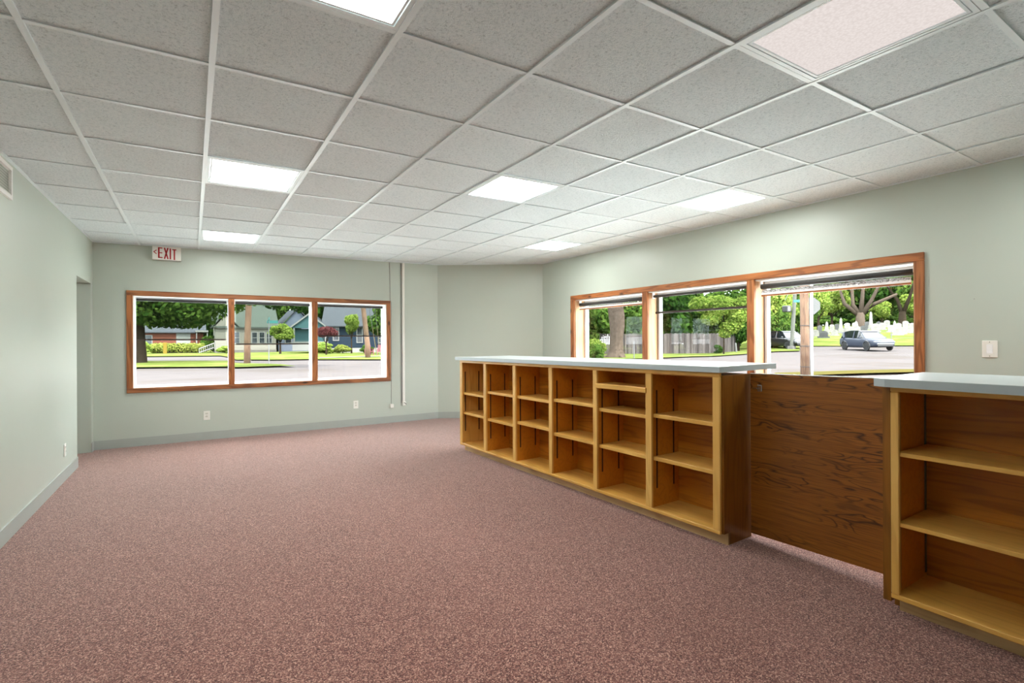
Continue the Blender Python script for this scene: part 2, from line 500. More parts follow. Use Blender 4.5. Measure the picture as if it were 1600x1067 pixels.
LIT = {(0, 2): 'lit square ceiling panel left of centre, nearer of the two above the exit sign side',
       (0, 6): 'small-looking lit ceiling panel nearest the exit sign and far wall',
       (0, -2): 'lit ceiling panel cut by the top edge of the picture',
       (3, 1): 'lit ceiling panel in the middle of the ceiling',
       (3, -3): 'large pinkish ceiling panel at the upper right, nearest the camera',
       (6, 0): 'lit ceiling panel close above the right-hand window',
       (6, 4): 'lit ceiling panel farthest right, beside the angled corner wall',
       (6, -4): 'lit ceiling panel right of the camera above the counter'}
DEAD = {(3, 5): 'unlit white ceiling light panel near the far wall'}
TILE = None
for i in range(-2, 9):
    for j in range(-7, 9):
        if (i, j) in LIT or (i, j) in DEAD: continue
        c = [gp(i, j), gp(i + 1, j), gp(i + 1, j + 1), gp(i, j + 1)]
        pc = clip(c)
        if len(pc) < 3: continue
        ar = abs(sum(pc[k][0] * pc[(k + 1) % len(pc)][1] - pc[(k + 1) % len(pc)][0] * pc[k][1] for k in range(len(pc)))) / 2
        if ar < 0.004: continue
        o0 = gp(i, j)
        if abs(ar - SX * SY) < 1e-4:
            if TILE is None:
                TILE = MB().prism([(x - o0[0], y - o0[1]) for x, y in c], lambda x, y: 0.0156 * x + 0.0019 * y + 0.003, lambda x, y: 0.0156 * x + 0.0019 * y + 0.018).build('ceiling_tile', 'ceiling_tile', ceil)
                o = TILE
            else:
                o = TILE.copy(); COL.objects.link(o); o.parent = ceil
            o.location = (o0[0], o0[1], cz(*o0) + random.uniform(-0.0015, 0.0015))
        else:
            o = MB().prism([(x - o0[0], y - o0[1]) for x, y in pc], lambda x, y: 0.0156 * x + 0.0019 * y + 0.003, lambda x, y: 0.0156 * x + 0.0019 * y + 0.018).build('ceiling_tile', 'ceiling_tile', ceil)
            o.location = (o0[0], o0[1], cz(*o0))
def bar(a, b, wd, z0, z1, name='grid_runner'):
    d = Vector((b[0] - a[0], b[1] - a[1])).normalized(); n = Vector((-d.y, d.x)) * wd / 2
    pc = clip([(a[0] - n.x, a[1] - n.y), (b[0] - n.x, b[1] - n.y), (b[0] + n.x, b[1] + n.y), (a[0] + n.x, a[1] + n.y)])
    if len(pc) < 3: return
    MB().prism(pc, lambda x, y: cz(x, y) + z0, lambda x, y: cz(x, y) + z1).build(name, 'grid_metal', ceil)
for i in range(-1, 9): bar(gp(i, -11), gp(i, 10), 0.024, -0.006, 0.002)
for j in range(-6, 9): bar(gp(-3, j), gp(10, j), 0.022, -0.0035, 0.0015)
for k in range(5):
    a, b = ROOM[k], ROOM[(k + 1) % 5]
    bar(a, b, 0.04, -0.004, 0.002, 'wall_angle_strip')
# light panels
for (i, j), lab in list(LIT.items()) + list(DEAD.items()):
    a, b, c, d = gp(i, j), gp(i + 1, j), gp(i + 1, j + 1), gp(i, j + 1)
    cx, cy = (a[0] + c[0]) / 2, (a[1] + c[1]) / 2
    def inset(m0, m1, z0, z1, nm, mt, par):
        def q(p, m):
            u = (p[0] - cx, p[1] - cy); s = 1 - m / 0.305
            return (u[0] * s, u[1] * s)
        Z = lambda x, y, z: cz(cx + x, cy + y) - cz(cx, cy) + z
        o = [q(p, m0) for p in (a, b, c, d)]; n = [q(p, m1) for p in (a, b, c, d)]
        vs = [(*p, Z(*p, z0)) for p in o] + [(*p, Z(*p, z0)) for p in n] + [(*p, Z(*p, z1)) for p in o] + [(*p, Z(*p, z1)) for p in n]
        fs = []
        for k in range(4):
            l = (k + 1) % 4
            fs += [(k, l, 4 + l, 4 + k), (8 + k, 8 + l, 12 + l, 12 + k), (k, l, 8 + l, 8 + k), (4 + k, 4 + l, 12 + l, 12 + k)]
        return MB().add(vs, fs).build(nm, mt, par)
    e = empty('ceiling_light', (cx, cy, cz(cx, cy)))
    tag(e, lab, 'ceiling light', 'square light panels set in the drop ceiling')
    inset(0.013, 0.030, -0.004, 0.004, 'frame', 'grid_metal', e)
    inset(0.034, 0.044, -0.003, 0.006, 'lens_rim', 'grid_metal', e)
    q = [(p[0] - cx, p[1] - cy) for p in (a, b, c, d)]
    s1 = 1 - 0.044 / 0.305
    Zf = lambda x, y: 0.0156 * x + 0.0019 * y
    MB().prism([(x * s1, y * s1) for x, y in q], lambda x, y: Zf(x, y) + 0.004, lambda x, y: Zf(x, y) + 0.012).build('lens', {(3, -3): 'lamp_lens_pink'}.get((i, j), 'lamp_lens') if (i, j) in LIT else 'dead_lens', e)
    MB().prism([(x * 0.97, y * 0.97) for x, y in q], lambda x, y: Zf(x, y) + 0.03, lambda x, y: Zf(x, y) + 0.09).build('housing', 'ceiling_deck', e)

# ------------------------------------------------------------------ windows
def casing_far():
    e = struct(empty('window_1', (0, YF, 0)), 'three-pane window on the far wall framed in stained wood')
    t0 = -0.022
    BV(-0.703, 2.53, t0, 0.0, FW['z1'], 1.876).build('casing_head', 'casing_wood', e)
    BV(-0.703, 2.53, t0, 0.0, 0.644, FW['z0']).build('casing_sill', 'casing_wood', e)
    BV(-0.703, FW['x0'], t0 - 0.001, 0.0, FW['z0'], FW['z1']).build('casing_side', 'casing_wood_z', e)
    BV(FW['x1'], 2.53, t0 - 0.001, 0.0, FW['z0'], FW['z1']).build('casing_side', 'casing_wood_z', e)
    for a, b in ((0.358, 0.426), (1.389, 1.464)):
        BV(a, b, t0, 0.012, FW['z0'], FW['z1']).build('mullion_casing', 'casing_wood_z', e)
        B(a + 0.008, b - 0.008, 0.012, 0.24, FW['z0'], FW['z1']).build('mullion', 'white_paint', e)
    j = 0.006
    B(FW['x0'], FW['x0'] + j, 0, 0.25, FW['z0'], FW['z1']).build('jamb', 'white_paint', e)
    B(FW['x1'] - j, FW['x1'], 0, 0.25, FW['z0'], FW['z1']).build('jamb', 'white_paint', e)
    B(FW['x0'] + j, FW['x1'] - j, 0, 0.25, FW['z1'] - j, FW['z1']).build('jamb_head', 'white_paint', e)
    B(FW['x0'] + j, FW['x1'] - j, 0, 0.25, FW['z0'], FW['z0'] + j).build('stool', 'white_paint', e)
    for a, b in ((-0.636, 0.366), (0.418, 1.397), (1.456, 2.464)):
        z0, z1, f, fb = FW['z0'] + j, FW['z1'] - j, 0.006, 0.012
        m = MB().box(a, a + f, .17, .22, z0, z1).box(b - f, b, .17, .22, z0, z1).box(a + f, b - f, .17, .22, z0, z0 + fb).box(a + f, b - f, .17, .22, z1 - .03, z1)
        s = m.build('sash', 'sash_white', e)
        B(a + f, b - f, .193, .197, z0 + fb, z1 - .03).build('pane', 'window_glass', s)
    return e
casing_far()
def casing_right():
    e = struct(empty('window_2', (XR, 0, 0)), 'long three-pane window on the right wall framed in orange stained wood')
    t0 = -0.022
    BV(t0, 0, 1.574, 5.915, RW['z1'], 1.924).build('casing_head', 'casing_wood_y', e)
    BV(t0, 0, 1.574, 5.915, 0.66, RW['z0']).build('casing_sill', 'casing_wood_y', e)
    BV(t0 - .001, 0, 1.574, RW['y0'], RW['z0'], RW['z1']).build('casing_side', 'casing_wood_z', e)
    BV(t0 - .001, 0, RW['y1'], 5.915, RW['z0'], RW['z1']).build('casing_side', 'casing_wood_z', e)
    for a, b in ((4.39, 4.48), (2.974, 3.054)):
        BV(t0, 0.012, a, b, RW['z0'], RW['z1']).build('mullion_casing', 'casing_wood_z', e)
        B(0.012, 0.17, a + 0.008, b - 0.008, RW['z0'], RW['z1']).build('mullion', 'pale_pine', e)
        B(0.17, 0.25, a + 0.002, b - 0.002, RW['z0'], RW['z1']).build('mullion_outer', 'sash_white', e)
    j = 0.012
    for y0, y1 in ((RW['y0'], RW['y0'] + j), (RW['y1'] - j, RW['y1'])):
        B(0, 0.17, y0, y1, RW['z0'], RW['z1']).build('jamb', 'pale_pine', e)
        B(0.17, 0.26, y0, y1, RW['z0'], RW['z1']).build('jamb_outer', 'sash_white', e)
    B(0, 0.26, RW['y0'] + j, RW['y1'] - j, RW['z1'] - j, RW['z1']).build('jamb_head', 'white_paint', e)
    B(0, 0.26, RW['y0'] + j, RW['y1'] - j, RW['z0'], RW['z0'] + j).build('stool', 'pale_pine', e)
    for a, b in ((RW['y0'] + j, 2.974 + .008), (3.054 - .008, 4.39 + .008), (4.48 - .008, RW['y1'] - j)):
        z0, z1, f = RW['z0'] + j, RW['z1'] - j, 0.032
        m = MB().box(.17, .23, a, a + f, z0, z1).box(.17, .23, b - f, b, z0, z1).box(.17, .23, a + f, b - f, z0, z0 + f).box(.17, .23, a + f, b - f, z1 - f, z1)
        s = m.build('sash', 'sash_white', e)
        B(.198, .202, a + f, b - f, z0 + f, z1 - f).build('pane', 'window_glass', s)
    return e
casing_right()
# ------------------------------------------------------------------ roller shades
def tube_x(x0, x1, y, z, r): return MB().tube([(x0, y, z), (x1, y, z)], r, 14)
def tube_y(y0, y1, x, z, r): return MB().tube([(x, y0, z), (x, y1, z)], r, 14)
for a, b, zh, lab in ((-0.628, 0.352, 1.290, 'sheer dark roller shade in the left pane of the far window'),
                      (0.432, 1.383, 1.228, 'sheer dark roller shade in the middle pane of the far window'),
                      (1.470, 2.445, 1.340, 'sheer dark roller shade in the right pane of the far window')):
    y = YF + 0.085
    e = tag(empty('roller_shade', ((a + b) / 2, y, zh)), lab, 'roller shade', 'sheer roller shades')
    h = (b - a) / 2; zt = 1.775 - zh
    tube_x(-h + .012, h - .012, 0, zt, 0.017).build('roller', 'shade_dark', e, True)
    for s in (-1, 1): B(min(s * h, s * (h - .008)), max(s * h, s * (h - .008)), -.02, .02, zt - .022, 1.806 - zh).build('bracket', 'white_vinyl', e)
    B(-h + .02, h - .02, .0155, .0165, 0.0, zt).build('screen', 'shade_screen', e)
    B(-h + .02, h - .02, .009, .021, -.014, .004).build('hem_bar', 'hem_dark', e)
x = XR + 0.075
e = tag(empty('roller_shade', (x, 3.72, 1.60)), 'sheer dark roller shade half lowered in the middle pane of the right window', 'roller shade', 'sheer roller shades')
tube_y(-.64, .645, 0, .20, 0.018).build('roller', 'shade_dark', e, True)
for y in (-.662, .653): B(-.02, .02, y, y + .01, .175, .245).build('bracket', 'white_vinyl', e)
B(.0165, .0175, -.63, .635, 0.0, .20).build('screen', 'shade_screen', e)
B(.009, .025, -.63, .635, -.018, .006).build('hem_bar', 'hem_dark', e)
for y0, y1, z0, lab in ((1.662, 2.958, 1.690, 'rolled-up dark shade with crinkled white lining in the nearest pane of the right window'),
                        (4.498, 5.806, 1.712, 'rolled-up dark shade with crinkled white lining in the farthest pane of the right window')):
    yc, h = (y0 + y1) / 2, (y1 - y0) / 2
    e = tag(empty('roller_shade', (x, yc, z0)), lab, 'roller shade', 'rolled-up shades')
    zt = 1.802 - z0
    tube_y(-h + .012, h - .012, -.004, zt - .016, 0.027).build('roller', 'shade_dark', e, True)
    for y in (-h, h - .009): B(-.02, .02, y, y + .009, zt - .02, zt + .040).build('bracket', 'white_vinyl', e)
    # bunched lining
    m = MB(); n = 90; vs = []; fs = []
    for k in range(n + 1):
        yy = -h + .02 + (2 * h - .04) * k / n
        for q, zz in enumerate(np.linspace(zt - .052, .030, 5)):
            vs.append((-.022 + .008 * math.sin(k * 2.1 + q * 1.3) + .006 * random.random() * (q > 0), yy, float(zz)))
    for k in range(n):
        for q in range(4): fs.append((k * 5 + q, (k + 1) * 5 + q, (k + 1) * 5 + q + 1, k * 5 + q + 1))
    o = m.add(vs, fs).build('lining', 'shade_crinkle', e)
    so = o.modifiers.new('thickness', 'SOLIDIFY'); so.thickness = 0.004
    B(-.026, -.012, -h + .02, h - .02, .012, .034).build('lining_hem', 'white_vinyl', e)
    B(-.027, -.009, -h + .02, h - .02, -.004, .012).build('hem_slat', 'casing_wood_y', e)

# ------------------------------------------------------------------ first shelf counter
TH = math.asin(0.0351)
cab = tag(empty('shelf_cabinet', (2.66, 1.875, 0), TH), 'long golden birch counter cabinet with six open shelf bays', 'cabinet')
def drop(p): return (p[0], p[1], p[2] - 0.005 * p[1])
LEN = 3.277
stiles = [(0.0, 0.050), (0.519, 0.572), (1.051, 1.097), (1.606, 1.651), (2.162, 2.209), (2.706, 2.756), (3.222, LEN)]
for k, (a, b) in enumerate(stiles):
    BV(0, .02, a, b, .094, 1.021).build('face_stile', 'birch_z', cab, shear=lambda p: (p[0], p[1], p[2] - (0.005 * p[1] if p[2] > .5 else 0)))
BV(-.0005, .02, 0, LEN, 1.021, 1.048).build('face_rail', 'birch_y', cab, shear=drop)
BV(-.0005, .02, 0, LEN, .072, .094).build('face_rail', 'birch_y', cab)
B(.02, .297, .02, LEN - .018, .074, .093).build('bottom_panel', 'birch_y', cab)
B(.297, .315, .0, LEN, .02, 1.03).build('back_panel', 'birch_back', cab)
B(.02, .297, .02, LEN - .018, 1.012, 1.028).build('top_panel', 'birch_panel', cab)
def endp(y0, y1):
    return MB().add([(x_, y, z) for y in (y0, y1) for x_, z in ((.021, .074), (.066, .074), (.066, 0), (.315, 0), (.315, 1.030), (.021, 1.030))],
                    [(0, 1, 2, 3, 4, 5), (6, 7, 8, 9, 10, 11)] + [(i, (i + 1) % 6, 6 + (i + 1) % 6, 6 + i) for i in range(6)])
tag(endp(-.012, .02).build('end_panel', 'stained_panel', cab), 'dark stained end panel')
endp(LEN - .018, LEN).build('end_panel', 'birch_z', cab)
for a, b in stiles[1:-1]:
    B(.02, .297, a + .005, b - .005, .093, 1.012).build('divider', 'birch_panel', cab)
tag(B(.062, .08, -.012, LEN - .02, 0, .074).build('toe_kick', 'toe_wood', cab), 'pale worn toe board')
inner = [(.02, .524), (.567, 1.056), (1.092, 1.611), (1.646, 2.167), (2.204, 2.711), (2.751, 3.259)]
shelf_z = [(.739, .445), (.723, .440), (.743, .448), (.721, .474), (.721, .435), (.668, .445)]
for (a, b), zs in zip(inner, shelf_z):
    for z in zs: BV(.024, .295, a + .002, b - .002, z - .026, z, b=.002).build('shelf', 'birch_y', cab)
    for y0, y1 in ((b - .003, b + .0005), (a - .0005, a + .003)):
        for xx in (.055, .235):
            B(xx, xx + .012, y0, y1, .22, .90).build('shelf_standard', 'slot_dark', cab)
a, b = inner[1]
BV(-.010, .20, a - .006, b + .006, .880, .916, b=.003).build('pull_out_tray', 'birch_y', cab)
for yy in (a, b - .008): B(.02, .25, yy, yy + .008, .868, .880).build('tray_runner', 'birch_panel', cab)
# worktop
wt = tag(empty('worktop', (2.66, 1.875, 1.048), TH), 'pale grey laminate worktop over the six-bay shelf cabinet', 'worktop')
MB().prism([(-.022, -.014), (.70, .03), (.74, 3.36), (-.022, 3.35)], .001, .035).build('slab', 'laminate_edge', wt, shear=drop)
MB().prism([(-.022, -.014), (.70, .03), (.74, 3.36), (-.022, 3.35)], .035, .0365).build('laminate_top', 'laminate', wt, shear=drop)
for yy in (.5, 1.65, 2.8):
    MB().add([(x_, y, z) for y in (yy, yy + .03) for x_, z in ((.316, .0), (.316, -.25), (.34, -.25), (.60, -.03), (.60, .0))],
             [(0, 1, 2, 3, 4), (5, 6, 7, 8, 9)] + [(i, (i + 1) % 5, 5 + (i + 1) % 5, 5 + i) for i in range(5)]).build('support_bracket', 'stained_panel', wt, shear=drop)

# ------------------------------------------------------------------ gate
gt = tag(empty('counter_gate', (2.955, 1.44, 0)), 'dark oak plywood gate closing the gap between the two counters', 'gate')
MB().add([(x_, y, z) for x_ in (0, .02) for y, z in ((-.335, .050), (.424, .028), (.424, 1.032), (-.335, 1.044))],
         [(0, 1, 2, 3), (4, 5, 6, 7)] + [(i, (i + 1) % 4, 4 + (i + 1) % 4, 4 + i) for i in range(4)]).build('panel', 'oak_gate', gt)
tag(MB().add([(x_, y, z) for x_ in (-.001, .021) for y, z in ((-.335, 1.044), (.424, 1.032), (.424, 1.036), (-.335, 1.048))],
         [(0, 1, 2, 3), (4, 5, 6, 7)] + [(i, (i + 1) % 4, 4 + (i + 1) % 4, 4 + i) for i in range(4)]).build('lit_top_edge', 'white_paint', gt), 'top edge coloured white as if catching the light')  # white stands for daylight catching the oak edge
BV(-.008, .0, .345, .375, .925, .965, b=.002).build('latch_plate', 'chrome', gt)
MB().tube([(-.006, .36, .945), (-.018, .372, .945), (-.018, .40, .945)], .0025, 8).build('latch_hook', 'chrome', gt)
for zz in (.18, .86): B(-.004, .0, -.335, -.30, zz, zz + .07).build('hinge', 'chrome', gt)

# ------------------------------------------------------------------ second shelf counter
c2 = tag(empty('shelf_cabinet', (2.65, 0, 0)), 'birch shelf cabinet cut by the right edge of the picture', 'cabinet')
Y0, Y1 = -1.25, 0.998
for a, b in ((.966, Y1), (-.02, .03), (Y0, Y0 + .04)):
    BV(0, .02, a, b, .10, 1.008).build('face_stile', 'birch_z', c2)
BV(-.0005, .02, Y0, Y1, 1.008, 1.030).build('face_rail', 'birch_y', c2)
BV(-.0005, .02, Y0, Y1, .077, .10).build('face_rail', 'birch_y', c2)
B(.02, .345, Y0 + .02, Y1 - .018, .080, .099).build('bottom_panel', 'birch_y', c2)
B(.345, .363, Y0, Y1 + .03, .02, 1.03).build('back_panel', 'birch_back', c2)
B(.02, .345, Y0 + .02, Y1 - .018, 1.005, 1.022).build('top_panel', 'birch_panel', c2)
B(.02, .345, Y1 - .018, Y1, .077, 1.03).build('end_panel', 'birch_panel', c2)
tag(B(.001, .345, Y1, Y1 + .03, .060, 1.03).build('end_panel', 'stained_panel', c2), 'dark stained outer end panel')
B(.12, .345, Y1, Y1 + .03, .0, .060).build('end_foot', 'stained_panel', c2)
B(.02, .345, Y0, Y0 + .02, .0, 1.03).build('end_panel', 'stained_panel', c2)
for yc in (.005,): B(.02, .345, yc - .01, yc + .01, .099, 1.005).build('divider', 'birch_panel', c2)
tag(B(.08, .10, Y0, Y1 - .004, 0, .077).build('toe_kick', 'toe_wood', c2), 'pale toe board')
for a, b in ((.017, .978), (Y0 + .022, -.007)):
    for z in (.737, .422): BV(.012, .343, a + .002, b - .002, z - .019, z, b=.002).build('shelf', 'birch_y', c2)
    for yy in (a, b - .004):
        for xx in (.03, .318): B(xx, xx + .014, yy, yy + .004, .12, .99).build('shelf_standard', 'grey_metal', c2)
w2 = tag(empty('worktop', (2.60, 0, 1.031)), 'pale grey laminate worktop over the right-hand cabinet with a clipped corner', 'worktop')
poly = [(.0, Y0 - .02), (.0, 1.000), (.025, 1.052), (.70, 1.09), (.70, Y0 - .02)]
MB().prism(poly, 0, .035).build('slab', 'laminate_edge', w2)
MB().prism(poly, .035, .0365).build('laminate_top', 'laminate', w2)
for yy in (.6, -.9):
    MB().add([(x_, y, z) for y in (yy, yy + .03) for x_, z in ((.414, .0), (.414, -.22), (.44, -.22), (.64, -.03), (.64, .0))],
             [(0, 1, 2, 3, 4), (5, 6, 7, 8, 9)] + [(i, (i + 1) % 5, 5 + (i + 1) % 5, 5 + i) for i in range(5)]).build('support_bracket', 'stained_panel', w2)

# ------------------------------------------------------------------ wall things
# exit sign, reads "<EXIT"
sx0, sx1, sz0, sz1, sy = -0.447, -0.154, 2.262, 2.430, YF - 0.06
e = tag(empty('exit_sign', (sx0, sy, sz0)), 'white exit sign with red letters and left arrow high on the far wall', 'sign')
W_, H_ = sx1 - sx0, sz1 - sz0
BV(0, W_, 0, .058, 0, H_, b=.004).build('housing', 'white_plastic', e)
px = 0.0065; pz = 0.0073
def q2(u, v): return ((u - 238) * px, H_ - (v - 383) * pz)
def stroke(m, u0, v0, u1, v1, wd):
    a, b = q2(u0, v0), q2(u1, v1)
    d = Vector((b[0] - a[0], b[1] - a[1])).normalized(); n = Vector((-d.y, d.x)) * wd / 2
    pts = [(a[0] - n.x, a[1] - n.y), (b[0] - n.x, b[1] - n.y), (b[0] + n.x, b[1] + n.y), (a[0] + n.x, a[1] + n.y)]
    m.add([(x_, y, z) for y in (-.0015, .0002) for x_, z in pts], [(0, 1, 2, 3), (7, 6, 5, 4)] + [(i, (i + 1) % 4, 4 + (i + 1) % 4, 4 + i) for i in range(4)])
def letter(nm, strokes):
    m = MB()
    for s in strokes: stroke(m, *s)
    m.build(nm, 'sign_red', e)
letter('arrow', [(240.2, 393.6, 244.8, 390.2, .009), (240.2, 393.2, 244.8, 396.8, .009)])
letter('letter_e', [(248.2, 385.4, 248.2, 403.4, .016), (247, 386.4, 253.8, 386.4, .013), (248.2, 394.4, 253.6, 394.4, .011), (247, 402.4, 254, 402.4, .013)])
letter('letter_x', [(256.9, 385.6, 262.3, 404.2, .015), (262.3, 385.6, 256.9, 404.2, .015)])
letter('letter_i', [(266.1, 386.2, 266.1, 404.4, .015)])
letter('letter_t', [(272.4, 387.0, 272.4, 405.0, .015), (269, 387.8, 275.6, 387.8, .013)])

def outlet(name, loc, rz, lab, mt='white_plastic'):
    e = tag(empty(name, loc, rz), lab, 'outlet', 'wall outlets')
    BV(-.036, .036, -.006, 0, -.058, .058, b=.003).build('cover_plate', mt, e)
    for z in (-.026, .012):
        s = BV(-.016, .016, -.009, -.005, z, z + .026, b=.003).build('socket', 'ivory_plastic', e)
        for xx in (-.008, .005): B(xx, xx + .003, -.0095, -.0085, z + .010, z + .020).build('slot', 'black_plastic', s)
    MB().tube([(0, -.0075, 0), (0, -.004, 0)], .003, 8).build('screw', 'grey_metal', e)
outlet('wall_outlet', (0.111, YF, .312), 0, 'white outlet under the left pane of the far window')
outlet('wall_outlet', (2.0, YF, .317), 0, 'white outlet under the right pane of the far window')
outlet('wall_outlet', (XL, 6.017, .275), PI / 2, 'pale outlet low on the left wall near the passage')
e = tag(empty('light_switch', (XR, 1.198, 1.172), -PI / 2), 'white rocker switch on the wall right of the long window', 'switch')
BV(-.042, .042, -.007, 0, -.061, .061, b=.003).build('cover_plate', 'white_plastic', e)
BV(-.017, .017, -.010, -.006, -.033, .033, b=.003).build('rocker', 'white_vinyl', e)
for z in (-.05, .05): MB().tube([(0, -.008, z), (0, -.005, z)], .003, 8).build('screw', 'grey_metal', e)
# conduit and cable
cf = cz(2.73, YF) - .006
e = tag(empty('wall_raceway', (2.735, YF, .27)), 'white vertical wiring raceway on the far wall beside the window', 'raceway')
BV(-.020, .020, -.024, 0, .03, cf - .27, b=.004).build('channel', 'white_plastic', e)
BV(-.024, .030, -.034, 0, -.02, .045, b=.004).build('box', 'white_plastic', e)
MB().tube([(.0, -.036, .03), (.014, -.045, .02), (.03, -.04, .005), (.036, -.02, -.004)], .004, 8).build('plug_wire', 'black_plastic', e)
tag(MB().tube([(-.033, -.008, .02), (-.033, -.008, cf - .28)], .0075, 8).build('shadow_strip', 'grey_plastic', e), 'grey strip standing for the shadow line beside it')  # dark strip modelled where the channel only casts a shadow
e = tag(empty('wall_cable', (2.541, YF, .26)), 'thin dark cable running down the wall to a small white jack box', 'cable')
MB().tube([(0, -.006, .03), (.002, -.006, .38), (-.004, -.028, .40), (-.004, -.028, 1.60), (-.012, -.006, 1.63), (-.018, -.006, cf - .27)], .0035, 8).build('wire', 'grey_plastic', e)
BV(-.025, .030, -.03, 0, -.03, .03, b=.004).build('jack_box', 'white_plastic', e)
# grille on the left wall
e = tag(empty('wall_grille', (XL, 3.95, 2.17), 0), 'white air return grille high on the left wall', 'grille')
m = MB().box(0, .016, -.40, -.375, 0, .21).box(0, .016, .485, .51, 0, .21).box(0, .016, -.375, .485, 0, .025).box(0, .016, -.375, .485, .185, .21)
m.build('frame', 'white_paint', e)
for k in range(9):
    z = .03 + k * .0175
    MB().add([(x_, y, zz) for y in (-.375, .485) for x_, zz in ((.002, z + .010), (.003, z + .012), (.013, z + .002), (.012, z))],
             [(0, 1, 2, 3), (4, 5, 6, 7)] + [(i, (i + 1) % 4, 4 + (i + 1) % 4, 4 + i) for i in range(4)]).build('slat', 'white_paint', e)
# lamp added out of view to brighten the passage walls
e = tag(empty('added_passage_light', (-2.0, 6.7, 2.38)), 'unseen dome light added to brighten the passage', 'ceiling light')
MB().tube([(0, 0, 0), (0, 0, -.02)], .15, 20).build('base', 'white_paint', e)
MB().tube([(0, 0, -.02), (0, 0, -.05), (0, 0, -.08), (0, 0, -.095)], [.14, .13, .09, .03], 20).build('dome', 'lamp_lens', e, True)
# nail holes in the walls
for loc, rz, lab in (((XR - .0005, 1.282, 1.537), 0, 'tiny nail hole in the wall above the light switch'), ((.13, YF - .0005, .605), PI / 2, 'tiny dark screw hole just under the far window')):
    o = MB().tube([(-.0015, 0, 0), (.0005, 0, 0)], .0035, 8).build('nail_hole', 'grey_plastic'); o.location = loc; o.rotation_euler = (0, 0, rz)
    tag(o, lab, 'nail hole')
#OUTDOORS
# ================================================================== outdoors
def smooth(u): u = min(1, max(0, u)); return u * u * (3 - 2 * u)
def gz(x, y):
    r = math.hypot(x, y); az = math.degrees(math.atan2(x, y))
    k = smooth((az - 53) / 8) if az < 130 else 0
    rise = float(np.interp(r, [0, 34, 44, 52, 58, 66, 86, 104, 150], [0, 0, .22, .45, .62, 1.15, 2.15, 3.3, 5.0]))
    return -0.02 + k * rise
def polar_patch(name, mat, lab, azs, r0, r1, lift, nr=10):
    """ground patch between two curves given as range over compass bearing"""
    vs, fs = [], []
    n = len(azs)
    for k, a in enumerate(azs):
        s, c = math.sin(math.radians(a)), math.cos(math.radians(a))
        for q in range(nr + 1):
            r = r0[k] + (r1[k] - r0[k]) * q / nr
            vs.append((s * r, c * r, gz(s * r, c * r) + lift))
    for k in range(n - 1):
        for q in range(nr):
            i = k * (nr + 1) + q
            fs.append((i, i + nr + 1, i + nr + 2, i + 1))
    o = MB().add(vs, fs).build(name, mat)
    return struct(o, lab)
azs = list(range(-180, 181, 3))
polar_patch('road', 'asphalt', 'pale asphalt streets around the corner building', azs, [0.0] * len(azs), [210.0] * len(azs), -0.06, 60)
def patch(name, mat, lab, pts, r1=None, lift=0.0, nr=10):
    a = [p[0] for p in pts]; r0 = [p[1] for p in pts]; rr = [p[2] if len(p) > 2 else r1 for p in pts]
    aa = np.linspace(a[0], a[-1], max(12, int((a[-1] - a[0]) * 1.5)))
    return polar_patch(name, mat, lab, list(aa), list(np.interp(aa, a, r0)), list(np.interp(aa, a, rr)), lift, nr)
patch('lawn_verge', 'lawn_grass', 'narrow grass verge along the far kerb', [(-25, 34, 46), (-4.7, 32.2, 43.5), (2.6, 30, 40), (3.2, 29, 35.3), (5.2, 29.2, 33.4), (7.5, 29.4, 31.6), (8.8, 28.6, 28.8)], lift=.03)
patch('lawn_houses', 'lawn_grass', 'front lawns of the houses across the street', [(-25, 62), (-4.7, 58.5), (2.4, 56), (3.2, 42), (6.9, 40.2), (10.6, 40), (11.1, 39.2), (17.6, 37.1), (30, 36), (41.7, 33.8), (46.9, 36.5), (48.8, 38.1), (52, 41.5), (55.8, 43.9), (57.5, 45.2), (59.4, 47), (62.2, 48.5)], 200, lift=.03, nr=24)
patch('lawn_cemetery', 'lawn_grass', 'grass slope of the cemetery', [(61.8, 58), (67.4, 58.5), (72, 59), (85, 62)], 205, lift=.05, nr=24)
patch('lawn_corner', 'dry_grass', 'dry grass edge by the near pavement', [(60, 19.5, 21.5), (63.3, 20.6, 22.8), (71.2, 24.5, 27), (78, 27, 30)], lift=.03)
patch('sidewalk_far', 'concrete', 'concrete walk crossing the far lawn', [(11.2, 41.5, 43), (14, 42.5, 44), (17.6, 44, 45.5), (24, 46, 47.5)], lift=.06)
plain('apron_reflector', (196, 196, 192), 0.9, var=0.05, scale=3)  # pale tone chosen to reflect daylight up through the windows
m = MB().box(-9, 11.5, -16, YB - 0.35, -.03, -.004).box(XR + .32, 11.5, YB - .35, YF + .32, -.03, -.004).box(-9, 11.5, YF + .32, 15.5, -.03, -.004)
struct(m.build('bounce_apron', 'apron_reflector'), 'unseen pale apron added around the building to bounce daylight indoors')  # added ground, out of view, bouncing daylight onto the ceiling

